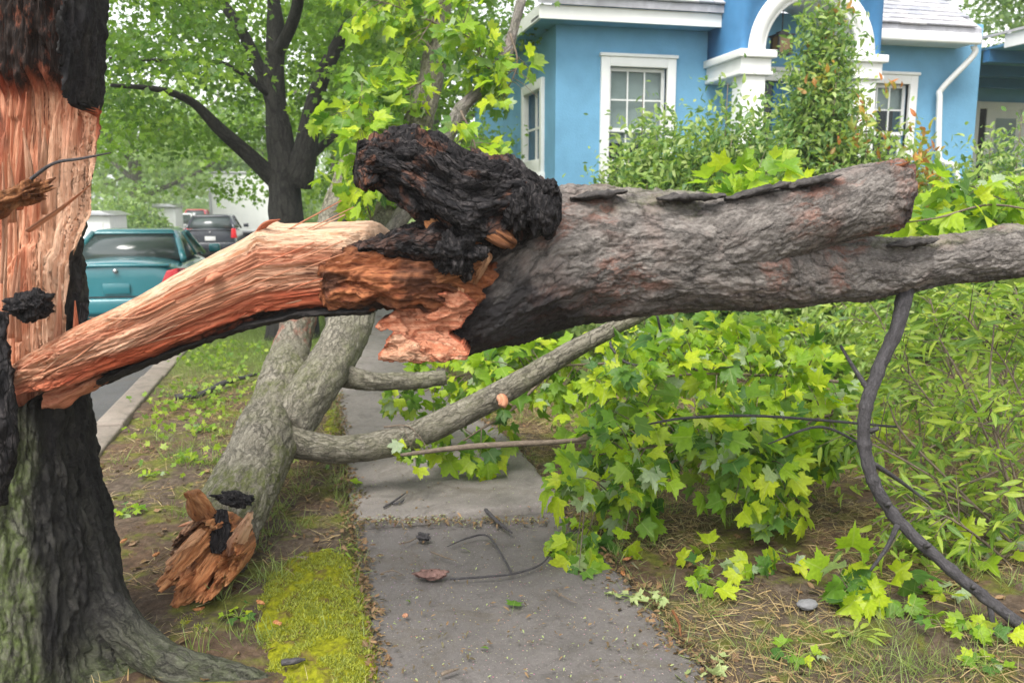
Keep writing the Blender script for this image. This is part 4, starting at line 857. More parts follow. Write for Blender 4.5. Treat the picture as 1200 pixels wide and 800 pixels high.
def roof(x0, x1, ybase, zbase, run, courses, limit):
    rf = hw('roof', BM().hexa([(x0, ybase, zbase - .10), (x1, ybase, zbase - .10), (x1, ybase + run, zbase - .10 + run * math.tan(pitch)), (x0, ybase + run, zbase - .10 + run * math.tan(pitch)),
                               (x0, ybase, zbase), (x1, ybase, zbase), (x1, ybase + run, zbase + run * math.tan(pitch)), (x0, ybase + run, zbase + run * math.tan(pitch))]), shingle_ms[0])
    ex = .15; n = 0
    for c in range(courses):
        x = x0 - random.uniform(0, .15)
        while x < x1 - .05 and n < limit:
            wdt, me = random.choice(shing_me); xx = max(x, x0)
            if x + wdt > x1 + .02: break
            o = link('shingle', me, None, rf); n += 1
            dy = -.03 + c * ex * math.cos(pitch) + random.uniform(-.006, .006)
            o.location = Vector((xx, ybase + dy, zbase + (dy + .02) * math.tan(pitch) + .012 + random.uniform(0, .004))); o.rotation_euler = (pitch - .03, 0, random.uniform(-.01, .01)); x += wdt
    return rf
roof(XLE - .03, XP0 - .05, YH - OV - .06, FZ1 + .10, 3.6, 12, 240)
hw('gutter', BM().box((XQ0, YH - OV - .10, GZ0), (XQ1, YH - OV, GZ1)), white, bevel=.03)
hw('soffit', BM().box((XP1 - .3, YH - OV + .001, GZ0 + .03), (XQ1, YH, GZ0 + .06)), white)
roof(XQ0 - .12, XQ1 + .02, YH - OV - .05, GZ1 + .08, 3.6, 16, 290)
# downspout
dy_ = YH - .12
dp = [(1141, 54, YH - OV + .02), (1140, 66, YH - OV + .04), (1104, 104, dy_), (1101, 118, dy_), (1100, 180, dy_), (1104, 190, dy_), (1122, 208, dy_), (1128, 330, dy_ - .05)]
V, F, at = sweep([FY(a, b_, c) for a, b_, c in dp], [.045] * len(dp), 60, 10); child('downspout', mesh_np('downspout', V, F, at), white, house)
# portico
YPf = YH - 1.0
acx, acz = (hx(878, 50, YPf) + hx(1024, 60, YPf)) / 2, hz(950, 62, YPf)
Ro = (hx(1024, 60, YPf) - hx(878, 50, YPf)) / 2; Ri = Ro - .19
def arch_ring(r0, r1, y0, y1, n=40):
    V = []; F = []
    for k in range(n + 1):
        a = math.pi * k / n; c, s_ = math.cos(a), math.sin(a)
        V += [(acx + r0 * c, y0, acz + r0 * s_), (acx + r1 * c, y0, acz + r1 * s_), (acx + r1 * c, y1, acz + r1 * s_), (acx + r0 * c, y1, acz + r0 * s_)]
    for k in range(n):
        a = 4 * k; b_ = a + 4
        for q in range(4): F.append((a + q, a + (q + 1) % 4, b_ + (q + 1) % 4, b_ + q))
    F += [(0, 1, 2, 3), tuple(4 * n + q for q in (3, 2, 1, 0))]
    return np.array(V), np.array(F)
V, F = arch_ring(Ri, Ro, YPf - .03, YPf + .12); child('arch', mesh_np('arch', V, F, smooth=False), white, house)
V, F = arch_ring(Ri - .05, Ri - .002, YPf + .0, YPf + .10); child('arch_moulding', mesh_np('arch_moulding', V, F, smooth=False), white, house)
V, F = arch_ring(Ri + .0, Ri + .05, YPf + .13, YH - .002); child('vault', mesh_np('vault', V, F, smooth=False), white, house)
# gable block of the portico (blue, darkened in colour for its shadow side), from the arch's outer line outwards
V = []; F = []; n = 30
for k in range(n + 1):
    a = math.pi * k / n; c, s_ = math.cos(a), math.sin(a)
    ro = Ro + .003; ou = (acx + (Ro + .12) * (1 if c > 0 else -1) * min(1, abs(c) * 1.6), acz + (Ro + .15) * min(1, s_ * 1.5) + (1 - abs(c)) * .5)
    for yy in (YPf + .02, YH - .01): V += [(acx + ro * c, yy, acz + ro * s_), (ou[0], yy, ou[1])]
for k in range(n):
    a = 4 * k; b_ = a + 4; F += [(a, a + 1, b_ + 1, b_), (a + 2, b_ + 2, b_ + 3, a + 3), (a + 1, a + 3, b_ + 3, b_ + 1), (a, b_, b_ + 2, a + 2)]
child('portico_gable', mesh_np('portico_gable', np.array(V), np.array(F), smooth=False), blue_dark, house)
for sx in (-1, 1):
    cx = acx + sx * (Ro + Ri) / 2
    for (hw_, z0, z1, dd) in ((.27, acz - .10, acz - .0, .10), (.22, acz - .27, acz - .101, .04), (.24, acz - .32, acz - .271, .06)):
        hw('entablature', BM().box((cx - hw_, YPf - dd, z0), (cx + hw_, YH - .003, z1)), white, bevel=.01)
    hw('pillar', BM().box((cx - .16, YPf - .01, .5), (cx + .16, YPf + .31, acz - .321)).box((cx - .2, YPf - .05, .35), (cx + .2, YPf + .35, .499)), white, bevel=.01)
hw('porch_floor', BM().box((acx - 1.3, YPf - .15, -.2), (acx + 1.3, YH - .002, .35)), kerb_m)
dr = hw('door_frame', BM().box((dxa, YH - .06, .9), (dxa + TT, YH + .05, dz1)).box((dxb - TT, YH - .06, .9), (dxb, YH + .05, dz1)).box((dxa + TT, YH - .06, dz1 - TT), (dxb - TT, YH + .05, dz1)).box((dxa - .05, YH - .09, dz1), (dxb + .05, YH + .05, dz1 + .06)), white, bevel=.008)
hw('door', BM().box((dxa + TT + .45, YH + .06, .9), (dxb - TT - .45, YH + .11, dz1 - TT)), blue_dark, dr)
for a_, c_ in ((dxa + TT, dxa + TT + .42), (dxb - TT - .42, dxb - TT)): hw('sidelight', BM().box((a_, YH + .07, .9), (c_, YH + .08, dz1 - TT)), glass, dr)
# recessed side porch at the right
YW = YH + 3.4; px1 = XR + 6.0
hw('porch_back_wall', BM().box((XR + .01, YW, -.3), (px1, YW + .2, GZ0 + .01)), blue)
hw('porch_ceiling', BM().box((XR + .05, YH - 3.0, GZ0 + .02), (px1, YW - .002, GZ0 + .06)), blue)
for k in range(5): hw('porch_beam', BM().box((XR + .06, YH - 2.6 + k * 1.25, GZ0 - .16), (px1, YH - 2.48 + k * 1.25, GZ0 + .018)), blue_dark)
hw('porch_fascia', BM().hexa([(XR, YH - 3.1, GZ0 - .02), (XR + .05, YH - 3.1, GZ0 - .02), (XR + .05, YH - .45, GZ0 - .02), (XR, YH - .45, GZ0 - .02), (XR, YH - 3.1, GZ1 + .02), (XR + .05, YH - 3.1, GZ1 + .02), (XR + .05, YH - .45, GZ1 + .02), (XR, YH - .45, GZ1 + .02)]), white)
hw('porch_fascia', BM().box((XR + .051, YH - 3.1, GZ0 - .02), (px1, YH - 3.05, GZ1 + .02)), white)
hw('porch_roof', BM().hexa([(XR - .04, YH - 3.14, GZ1 + .022), (px1, YH - 3.14, GZ1 + 1.5), (px1, YW, GZ1 + 1.5), (XR - .04, YW, GZ1 + .022), (XR - .04, YH - 3.14, GZ1 + .06), (px1, YH - 3.14, GZ1 + 1.55), (px1, YW, GZ1 + 1.55), (XR - .04, YW, GZ1 + .06)]), shingle_ms[1])
qx0, qx1, qz1 = hx(1139, 150, YW), hx(1200, 150, YW), hz(1170, 120, YW)
pd = hw('porch_door_frame', BM().box((qx0, YW - .05, .8), (qx0 + .12, YW, qz1)).box((qx1 - .12, YW - .05, .8), (qx1, YW, qz1)).box((qx0 + .12, YW - .05, qz1 - .14), (qx1 - .12, YW, qz1)), white, bevel=.006)
hw('porch_door', BM().box((qx0 + .30, YW - .035, .8), (qx1 - .12, YW - .001, qz1 - .141)), white, pd)
hw('pane', BM().box((qx0 + .52, YW - .045, 1.4), (qx1 - .24, YW - .036, qz1 - .32)), glass, pd)
hw('gap', BM().box((qx0 + .12, YW - .03, .8), (qx0 + .28, YW - .002, qz1 - .141)), darkroom, pd)
# lantern hanging in the arch
lp = FY(916, 50, YPf + .45)
lan = thing('porch_lantern', 'dark iron lantern with amber glass hanging in the white arch', 'lantern', lp)
child('chain', tube_mesh('chain', [lp + [0, 0, .14], lp + [0, 0, .5], lp + [0, 0, acz + Ri - lp[2] - .02]], [.008] * 3, 8, 6), iron, lan)
b = BM()
for a_ in (-1, 1):
    for c_ in (-1, 1): b.box((lp[0] + a_ * .1 - .012, lp[1] + c_ * .1 - .012, lp[2] - .15), (lp[0] + a_ * .1 + .012, lp[1] + c_ * .1 + .012, lp[2] + .08))
b.box((lp[0] - .13, lp[1] - .13, lp[2] + .08), (lp[0] + .13, lp[1] + .13, lp[2] + .10)).box((lp[0] - .06, lp[1] - .06, lp[2] + .10), (lp[0] + .06, lp[1] + .06, lp[2] + .14)).box((lp[0] - .115, lp[1] - .115, lp[2] - .17), (lp[0] + .115, lp[1] + .115, lp[2] - .15))
child('frame', b.mesh('frame'), iron, lan)
child('lamp_glass', BM().box((lp[0] - .09, lp[1] - .09, lp[2] - .149), (lp[0] + .09, lp[1] + .09, lp[2] + .079)).mesh('lamp_glass'), amber, lan)

# ------------------------------------------------------------------ trees, shrubs
def spray_crown(name, centres, rad, per, size, temps, mat, root, flat=.35, upn=1.0, droop=.4, rnd_lo=0.0, rnd_hi=1.0):
    n = len(centres); c = np.repeat(centres, per, 0); N = len(c)
    off = rng.normal(size=(N, 3)) * .5; off[:, 2] *= flat; rr = np.repeat(np.atleast_1d(rad) * np.ones(n), per)
    pos = c + off * rr[:, None]
    out = off.copy(); out[:, 2] -= droop; out += rng.normal(size=(N, 3)) * .4
    nr = rng.normal(size=(N, 3)) * .55 + np.array([0, 0, upn])
    rc = np.repeat(rng.uniform(rnd_lo, rnd_hi, n), per); rn = np.clip(rc * .7 + rng.uniform(rnd_lo, rnd_hi, N) * .3, 0, .995)
    me = bulk(name, temps, pos, leaf_frames(out, nr), size * rng.uniform(.7, 1.25, N), rn)
    return stuff(child(name, me, mat, root))
def tree(name, label, base, trunk, limbs, cen, rad, n_sp, per, size, zlo, bmat=bark_tree, lmat=crown_leaf_m, temps=MAPLE_LO, srad=.55, group=None, shell=.35, pts=None, rnd=(0, 1)):
    t = thing(name, label, 'tree', base, group)
    def dd(rest, th, s): return .05 * fbm(rest * np.array([3, 3, 1]), 3) * np.abs(rest[..., 0:1]).max() / .3
    W, rdv = trunk; V, F, at = sweep(W, rdv, 60, 26, dd); child('trunk', mesh_np('trunk', V, F, at), bmat, t)
    for W, rdv in limbs:
        V, F, at = sweep(W, rdv, 36, 12); child('limb', mesh_np('limb', V, F, at), bmat, t)
    cen = np.array(cen, float); rad = np.array(rad, float); L = []
    while len(L) < n_sp:
        v = rng.normal(size=3); v /= np.linalg.norm(v); v *= (shell + (1 - shell) * rng.random()) ; q = cen + v * rad
        if q[2] > zlo: L.append(q)
    L = np.array(L)
    if pts is not None: L = np.vstack([L, pts])
    if name == 'maple_tree':
        rel = L - C0; dz = rel @ FW; px_ = 600 + FPX * (rel @ HR) / dz; py_ = 400 - FPX * (rel @ UP) / dz; hd = rel @ HF
        L = L[~((px_ > 265) & (px_ < 405) & (py_ > -60) & (hd < 11.6)) & ~((py_ > 60 + .55 * (px_ - 180)) & (px_ > 170) & (px_ < 330) & (hd < 10.8))]
    spray_crown('crown', L, srad, per, size, temps, lmat, t, rnd_lo=rnd[0], rnd_hi=rnd[1]); return t
# the big maple on the verge
bt = P(338, 330, 11.0); bx, by = bt[0], bt[1]
TR = lambda a, b_, d: P(a, b_, d)
trunk = ([np.array([bx, by, -.1]), TR(338, 300, 11), TR(336, 235, 11), TR(334, 190, 11), TR(326, 130, 11), TR(322, 60, 11), TR(320, 0, 11), TR(318, -150, 11), TR(330, -300, 11)], [.36, .27, .22, .19, .13, .115, .10, .09, .05])
limbs = [([TR(348, 215, 11), TR(358, 175, 10.9), TR(366, 130, 10.8), TR(382, 80, 10.6), TR(420, 10, 10.4), TR(470, -80, 10.2)], [.2, .15, .11, .09, .07, .04]),
         ([TR(326, 215, 11), TR(295, 185, 10.8), TR(258, 152, 10.5), TR(225, 120, 10.2), TR(185, 105, 9.8), TR(130, 100, 9.4)], [.12, .10, .08, .05, .035, .02]),
         ([TR(330, 160, 11), TR(312, 100, 11.2), TR(285, 40, 11.3), TR(250, -10, 11.4), TR(200, -70, 11.5)], [.1, .08, .07, .06, .04]),
         ([TR(326, 120, 11), TR(270, 78, 10.6), TR(200, 72, 10.2), TR(128, 68, 9.8)], [.05, .035, .025, .012]),
         ([TR(345, 200, 11), TR(385, 165, 11.2), TR(430, 130, 11.5), TR(480, 110, 11.8)], [.07, .05, .035, .02]),
         ([TR(322, 70, 11), TR(345, 20, 10.6), TR(352, -30, 10.2), TR(350, -90, 9.8)], [.08, .07, .06, .04])]
low = np.array([P(rng.uniform(90, 470), rng.uniform(-30, 175), rng.uniform(8.5, 14)) for k in range(150)] + [P(rng.uniform(380, 580), rng.uniform(-40, 230), rng.uniform(11.5, 15)) for k in range(60)] + [P(rng.uniform(240, 300), rng.uniform(205, 250), rng.uniform(12, 13)) for k in range(8)])
low = low[low[:, 2] > 1.9]
tree('maple_tree', 'large dark-trunked leafy maple standing on the verge beyond the fallen tree', (bx, by, 0), trunk, limbs, (bx - .3, by + .5, 6.2), (4.6, 4.6, 3.6), 200, 110, .095, 3.2, pts=low)
# other trees further off
def far_tree(label, px, d, h, w_, py0=250, size=.24, n=60, per=60, lm=far_leaf_m, tr=.2, zlo=None, rnd=(0, 1), name='background_tree', cz=.56, rz=.44, sr=.9):
    b_ = P(px, py0, d); x, y = b_[0], b_[1]
    tk = ([np.array([x, y, -.2]), np.array([x + .1, y, h * .3]), np.array([x, y, h * .6]), np.array([x + .1, y, h * .9])], [tr * 1.3, tr, tr * .6, tr * .15])
    lb = [([np.array([x, y, h * (.25 + .1 * k)]), np.array([x + w_ * .3 * math.cos(k * 2.2), y + w_ * .3 * math.sin(k * 2.2), h * (.42 + .1 * k)]), np.array([x + w_ * .42 * math.cos(k * 2.2), y + w_ * .42 * math.sin(k * 2.2), h * (.55 + .1 * k)])], [tr * .4, tr * .22, tr * .06]) for k in range(4)]
    return tree(name, label, (x, y, 0), tk, lb, (x, y, h * cz), (w_ / 2, w_ / 2, h * rz), n, per, size, zlo if zlo else h * .2, bmat=bark_far, lmat=lm, srad=sr, shell=.2, rnd=rnd)
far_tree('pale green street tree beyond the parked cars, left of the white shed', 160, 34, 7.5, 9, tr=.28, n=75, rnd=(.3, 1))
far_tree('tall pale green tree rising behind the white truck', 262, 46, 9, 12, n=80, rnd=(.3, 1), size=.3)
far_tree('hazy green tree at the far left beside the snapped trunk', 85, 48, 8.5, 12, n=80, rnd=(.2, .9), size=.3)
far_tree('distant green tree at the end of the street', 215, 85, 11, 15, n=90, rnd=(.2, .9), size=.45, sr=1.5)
far_tree('dense green tree behind the big maple trunk', 395, 22, 10, 8, n=130, per=70, lm=crown_leaf_m, zlo=.4, size=.17, cz=.5, rz=.5)
far_tree('dense dark green tree left of the blue house', 500, 19, 11, 7, n=150, per=75, lm=crown_leaf_m, zlo=.3, size=.15, rnd=(0, .7), cz=.5, rz=.5)
far_tree('green tree behind the big maple right of the white truck', 322, 46, 11, 9, n=100, per=70, zlo=1.5, size=.2, cz=.5, rz=.5)
far_tree('tree rising behind the house roof at the top right', 1215, 21, 9.5, 6.5, n=90, per=70, zlo=4, size=.16, cz=.68, rz=.32)
def shrub(label, px, d, w_, h, n_st, per, size, mat=shrub_leaf_m, temps=OVAL, tipmat=None, z0=0.0, py=300, name='shrub', tipn=0, rnd=(0, 1), group=None, taper=.25, cone=0.0):
    b_ = P(px, py, d); x, y = b_[0], b_[1]; t = thing(name, label, 'shrub', (x, y, 0), group)
    pos, tipd, tips = [], [], []
    for k in range(n_st):
        a = rng.uniform(0, 2 * np.pi); rr = w_ / 2 * (rng.random() if cone else math.sqrt(rng.random())); hh = h * rng.uniform(.55, 1.0) * (1 - (1 - taper) * (rr / (w_ / 2)) ** 2 * .7)
        if cone: hh = h * rng.uniform(.75, 1.0) * (1 - cone * rr / (w_ / 2))
        top = np.array([x + rr * math.cos(a), y + rr * math.sin(a), z0 + hh]); bs = np.array([x + .25 * rr * math.cos(a), y + .25 * rr * math.sin(a), 0.0])
        mid = (top + bs) / 2 + rng.normal(size=3) * .08 + np.array([.2 * rr * math.cos(a), .2 * rr * math.sin(a), 0])
        W = catmull([bs, mid, top], 14)
        if k < 26: child('stem', tube_mesh('stem', [bs, mid, top], [.014, .009, .004], 10, 5), bark_twig, t)
        f = rng.uniform(.25, 1.0, per) ** .7; q = W[np.clip((f * 13).astype(int), 0, 13)] + rng.normal(size=(per, 3)) * np.array([.12, .12, .09]) * min(1.3, h / 2.2)
        pos.append(q); dr_ = rdir(per, .35); dr_[:, :2] += .3 * np.array([math.cos(a), math.sin(a)]); tipd.append(dr_); tips.append(top)
    pos = np.vstack(pos); tipd = np.vstack(tipd); N = len(pos); nr = rng.normal(size=(N, 3)) * .6 + np.array([0, -.25, .9])
    rn = np.clip(rng.uniform(rnd[0], rnd[1], N), 0, .995)
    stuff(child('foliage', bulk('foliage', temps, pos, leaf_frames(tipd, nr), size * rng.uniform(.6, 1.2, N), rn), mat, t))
    if tipmat:
        tp = np.array(tips)[rng.permutation(n_st)[:tipn]]; q = np.repeat(tp, 14, 0) + rng.normal(size=(len(tp) * 14, 3)) * .06 + np.array([0, -.06, .05]); dd_ = rdir(len(q), .9)
        stuff(child('new_growth', bulk('new_growth', temps, q, leaf_frames(dd_, rdir(len(q), .5)), size * 1.1 * rng.uniform(.6, 1.2, len(q))), tipmat, t))
    return t
DS = 9.3
shrub('broad green shrub under the left front window of the blue house', 775, DS, 1.8, 3.0, 170, 190, .092, rnd=(.35, 1))
shrub('green shrub between the front window and the arch', 850, DS - .2, 1.5, 3.25, 170, 190, .092, rnd=(.35, 1))
shrub('tall dark green shrub in front of the arched entrance', 952, DS + .3, 1.75, 4.4, 230, 140, .088, tipmat=redtip_leaf_m, tipn=14, rnd=(.2, .98), cone=.72)
shrub('red-tipped shrub with orange new leaves right of the arch', 1020, DS - .3, 1.45, 2.9, 150, 120, .09, tipmat=redtip_leaf_m, tipn=90, rnd=(.3, 1))
shrub('low rounded green bush at the right before the side porch', 1172, DS + .4, 1.7, 2.8, 130, 130, .09, rnd=(.3, .95))
shrub('low bush with leaves coloured for deep shade under the fallen trunk near the house wall', 800, DS - .6, 1.9, 1.15, 70, 90, .10, rnd=(0, .5))  # dark half of the leaf tones paints in the deep shade here
shrub('low bush with leaves coloured for deep shade to the right below the snapped limb', 950, DS - .8, 2.0, 1.2, 70, 90, .10, rnd=(0, .5))  # leaf tones kept dark, shade near the house put into the colour
shrub('green bush between the mossy limbs and the blue house', 585, 10.5, 1.9, 1.6, 80, 90, .11, rnd=(.1, .8))

# ------------------------------------------------------------------ leafy branches
def leafy(root, stems, ntw, tl, size, per=6, nmax=300, mes=MAPLE_ME, temps=MAPLE, lmat=maple_leaf_m, tmat=bark_twig, face=.22, zmin=.05, spread=1.0, start=.12, upt=.25, droop=.35, stemrad=.012, pet=.75, keep=None, avoid=None):
    """stems: lists of world points. Twigs leave them, leaves sit along the twigs."""
    LP, LT, LN = [], [], []
    for W in stems:
        W = np.array(W, float); n = len(W)
        child('stem', tube_mesh('stem', W, list(np.linspace(stemrad, stemrad * .35, n)), 8 * n, 7, disp=lambda r, th, s: .0015 * fbm(r * 40, 2)), tmat, root)
        Cc = catmull(W, 60); Tn = np.gradient(Cc, axis=0); Tn /= np.linalg.norm(Tn, axis=1)[:, None]
        for k in range(ntw):
            f = start + (1 - start) * (k + rng.random()) / ntw; i = min(59, int(f * 59)); q = Cc[i]
            d = rng.normal(size=3) * spread; d = d - Tn[i] * d.dot(Tn[i]); d /= np.linalg.norm(d) + 1e-6; d = d + Tn[i] * .6; d[2] += upt; d /= np.linalg.norm(d)
            L = tl * rng.uniform(.55, 1.2); e = q + d * L; e[2] -= .12 * L; m = (q + e) / 2 + np.array([0, 0, .06 * L])
            m[2] = max(m[2], zmin); e[2] = max(e[2], zmin)
            child('twig', tube_mesh('twig', [q, m, e], [stemrad * .4, stemrad * .28, stemrad * .14], 7, 5), tmat, root)
            Tw = catmull([q, m, e], 12); td = d
            for a in range(per):
                ff = .3 + .7 * (a + .5) / per; b_ = Tw[min(11, int(ff * 11.9))]
                sd_ = np.cross(td, UZ); sd_ /= np.linalg.norm(sd_) + 1e-6
                tip = td * .5 + sd_ * ((-1) ** a) * rng.uniform(.5, 1.1) + rng.normal(size=3) * .35; tip[2] -= droop * rng.uniform(0, 2.6)
                nr = UZ * .8 + rng.normal(size=3) * .6 - HF * face * rng.uniform(0, 2.4)
                LP.append(b_); LT.append(tip); LN.append(nr)
    LP, LT, LN = map(np.array, (LP, LT, LN)); Rm = leaf_frames(LT, LN); sc = size * (.45 + .8 * rng.random(len(LP)) ** .8)
    pos = LP + Rm[:, :, 1] * (pet * sc)[:, None]; pos[:, 2] = np.maximum(pos[:, 2], zmin)
    if keep is not None: k = keep(pos); pos, Rm, sc = pos[k], Rm[k], sc[k]
    near = np.argsort(np.linalg.norm(pos - C0, axis=1)); a, b_ = near[:nmax], near[nmax:]
    leaf_objects(root, mes, pos[a], Rm[a], sc[a])
    if len(b_): stuff(child('foliage', bulk('foliage', temps, pos[b_], Rm[b_], sc[b_]), lmat, root))
PP = lambda pts: [P(*p) for p in pts]
def proj(p): rel = p - C0; dz = rel @ FW; return 600 + FPX * (rel @ HR) / dz, 400 - FPX * (rel @ UP) / dz
LB = [('leafy maple branch lying lowest over the pavement edge, nearest the camera', [[(985, 480, 4.7), (870, 505, 4.35), (750, 560, 4.05), (665, 600, 3.95)]], 27, .30, .122),
      ('bright yellow-green maple branch along the top right of the leaf pile', [[(1010, 450, 4.9), (900, 440, 4.65), (790, 440, 4.45), (715, 462, 4.3)]], 29, .28, .122),
      ('leafy maple branch in the middle of the leaf pile', [[(975, 520, 4.5), (890, 520, 4.25), (800, 520, 4.1), (720, 530, 4.0)]], 29, .30, .126),
      ('maple branch with leaves hanging behind the arching mossy bough', [[(830, 415, 5.5), (720, 425, 5.4), (630, 430, 5.35), (560, 440, 5.35)]], 25, .26, .12),
      ('low leafy maple branch across the far pavement', [[(720, 440, 5.6), (620, 430, 5.6), (540, 440, 5.7), (475, 470, 5.7)]], 22, .26, .12),
      ('leafy maple branch at the right end of the leaf pile by the hanging branch', [[(1020, 480, 4.6), (960, 490, 4.45), (915, 520, 4.3), (880, 570, 4.1)]], 25, .27, .122),
      ('small maple shoot with leaves dangling under the arching bough', [[(640, 440, 5.2), (600, 480, 5.15), (560, 505, 5.1), (530, 525, 5.1)]], 6, .16, .15),
      ('pale leafed maple branch tips rising behind the leaf pile', [[(1000, 430, 5.3), (930, 415, 5.2), (850, 410, 5.1), (780, 420, 5.0)]], 23, .24, .126)]
for lab, st, nt_, tl, sz in LB:
    t = thing('fallen_maple_branch', lab, 'branch', G(st[0][-1][0], max(560, st[0][-1][1] + 30)), 'fallen maple branches heaped beside the pavement')
    leafy(t, [PP(s_) for s_ in st], nt_, tl, sz, per=12, nmax=300, stemrad=.011)
# crown of the mossy tree, up at the back
leafy(mt, [PP([(445, 290, 6.6), (430, 240, 6.9), (420, 200, 7.0)]), PP([(505, 90, 7.6), (470, 110, 7.4), (430, 140, 7.2)]), PP([(516, 30, 7.8), (470, 10, 7.6), (420, -5, 7.4)]), PP([(540, 130, 6.7), (555, 165, 6.6), (560, 195, 6.5)]),
           PP([(580, 92, 6.9), (560, 60, 6.8), (540, 20, 6.8)]), PP([(598, 40, 7.0), (606, 75, 6.9), (590, 115, 6.8)]), PP([(480, 180, 7.3), (520, 190, 7.0), (560, 200, 6.8)]), PP([(490, 215, 6.6), (455, 200, 6.5), (425, 190, 6.4)]), PP([(522, -30, 8.2), (520, 0, 7.8), (490, 50, 7.4)]), PP([(480, 180, 7.3), (450, 150, 7.1), (420, 120, 7.0)])],
      14, .28, .15, per=8, stemrad=.010, keep=lambda p: ~((proj(p)[0] > 596) & (proj(p)[1] > 92)))
leafy(mt, [PP([(450, 500, 4.85), (480, 500, 4.8), (505, 530, 4.75)])], 4, .14, .10, per=4, stemrad=.006, nmax=60)
# sprigs with big leaves poking up behind the main stem and lying on the ground
SP = [('pale maple sprig standing up behind the fallen trunk below the arch', [[(820, 270, 5.0), (850, 225, 4.9), (900, 200, 4.8)], [(850, 270, 4.9), (870, 222, 4.8), (920, 215, 4.7)]], 8, .16, .15, 6),
      ('leafy maple sprig at the right edge above the lower limb', [[(1220, 300, 5.2), (1170, 260, 5.1), (1110, 235, 5.0)], [(1230, 240, 5.3), (1180, 235, 5.2), (1130, 215, 5.1)], [(1220, 290, 5.2), (1150, 270, 5.1), (1080, 262, 5.0)]], 8, .2, .18, 6),
      ('bright leafy sprig standing on the litter beneath the hanging branch', [[(1010, 735, 3.55), (1000, 700, 3.5), (980, 670, 3.48)], [(1010, 735, 3.55), (1030, 705, 3.5), (1052, 695, 3.45)]], 4, .10, .13, 5),
      ('flat maple sprig lying on the straw left of the white stone', [[(960, 655, 3.95), (910, 660, 3.85), (850, 670, 3.75), (820, 690, 3.65)]], 7, .13, .105, 5),
      ('sparse maple sprig at the bottom right corner of the litter', [[(1200, 760, 3.2), (1140, 752, 3.2), (1100, 765, 3.15)]], 4, .09, .085, 5),
      ('wilted sprig with pale leaves beneath the sapling stems', [[(1190, 650, 3.9), (1130, 655, 3.85), (1090, 645, 3.85)]], 6, .13, .13, 5)]
for lab, st, nt_, tl, sz, per in SP:
    t = thing('maple_sprig', lab, 'sprig', P(*st[0][0]), 'loose maple sprigs')
    leafy(t, [PP(s_) for s_ in st], nt_, tl, sz, per=per, stemrad=.006, face=.5)
# thicket of saplings at the right edge
TH = [('arching sapling with narrow leaves leaning left from the right edge', [[(1215, 660, 4.3), (1150, 560, 4.3), (1090, 470, 4.35), (1035, 400, 4.5)], [(1215, 655, 4.3), (1130, 600, 4.2), (1050, 530, 4.1), (1010, 500, 4.1)]]),
      ('upright sapling with fine light leaves in the thicket', [[(1140, 600, 4.7), (1135, 500, 4.7), (1110, 420, 4.7), (1090, 350, 4.8)], [(1150, 600, 4.7), (1170, 500, 4.7), (1180, 420, 4.7), (1170, 360, 4.7)]]),
      ('sapling at the right frame edge beneath the lower limb', [[(1230, 620, 4.0), (1215, 520, 4.0), (1180, 430, 4.1), (1130, 370, 4.2)], [(1235, 600, 4.0), (1230, 500, 4.0), (1210, 400, 4.1), (1190, 345, 4.2)]]),
      ('thin sapling standing close behind the hanging branch', [[(1080, 560, 5.2), (1075, 480, 5.2), (1050, 420, 5.2), (1030, 370, 5.2)], [(1085, 560, 5.2), (1100, 480, 5.2), (1120, 410, 5.2), (1125, 360, 5.2)]]),
      ('far sapling of the thicket with yellow-green leaves', [[(1190, 540, 6.2), (1180, 450, 6.2), (1150, 390, 6.2), (1120, 345, 6.2)], [(1200, 540, 6.2), (1215, 440, 6.2), (1220, 380, 6.2), (1230, 340, 6.2)], [(1050, 520, 6.3), (1045, 440, 6.3), (1020, 390, 6.3), (990, 360, 6.3)]]),
      ('low weedy sapling among the dead stems at the right', [[(1220, 700, 3.8), (1160, 640, 3.75), (1100, 600, 3.7), (1060, 590, 3.7)], [(1225, 690, 3.8), (1200, 600, 3.75), (1180, 530, 3.7), (1150, 480, 3.7)]])]
for lab, st in TH:
    t = thing('sapling', lab, 'sapling', G(min(1215, st[0][0][0]), 640), 'saplings in the thicket at right')
    leafy(t, [PP(s_) for s_ in st], 26, .27, .085, per=9, mes=WEED_ME, temps=LANCE, lmat=weed_leaf_m, stemrad=.008, pet=.1, droop=.2, start=.2, tmat=bark_twig, spread=1.0, nmax=250)
# bare dead stems crossing the thicket
ds_ = thing('dead_shrub', 'bundle of bare brown dead stems fanning left from the right edge', 'dead shrub', G(1215, 690))
for pts in ([(1230, 690, 3.9), (1150, 600, 3.9), (1070, 545, 3.9), (990, 505, 4.0)], [(1230, 680, 3.95), (1130, 580, 3.9), (1060, 510, 4.0), (1040, 470, 4.0)], [(1225, 660, 4.0), (1160, 520, 4.0), (1130, 450, 4.0), (1100, 395, 4.05)], [(1230, 640, 4.0), (1120, 585, 3.9), (1030, 560, 3.9), (1000, 560, 3.9)],
            [(1235, 520, 4.1), (1150, 560, 4.1), (1060, 590, 4.0)], [(1230, 700, 3.8), (1180, 560, 3.8), (1160, 470, 3.85), (1165, 380, 3.9)], [(1230, 250, 4.9), (1160, 240, 4.85), (1100, 255, 4.8), (1050, 262, 4.8)], [(1235, 480, 4.3), (1140, 500, 4.3), (1080, 530, 4.3)]):
    child('stem', tube_mesh('stem', PP(pts), [.007] + [.006] * (len(pts) - 2) + [.003], 30, 6, disp=lambda r, th, s: .0015 * fbm(r * 30, 2)), bark_twig, ds_)
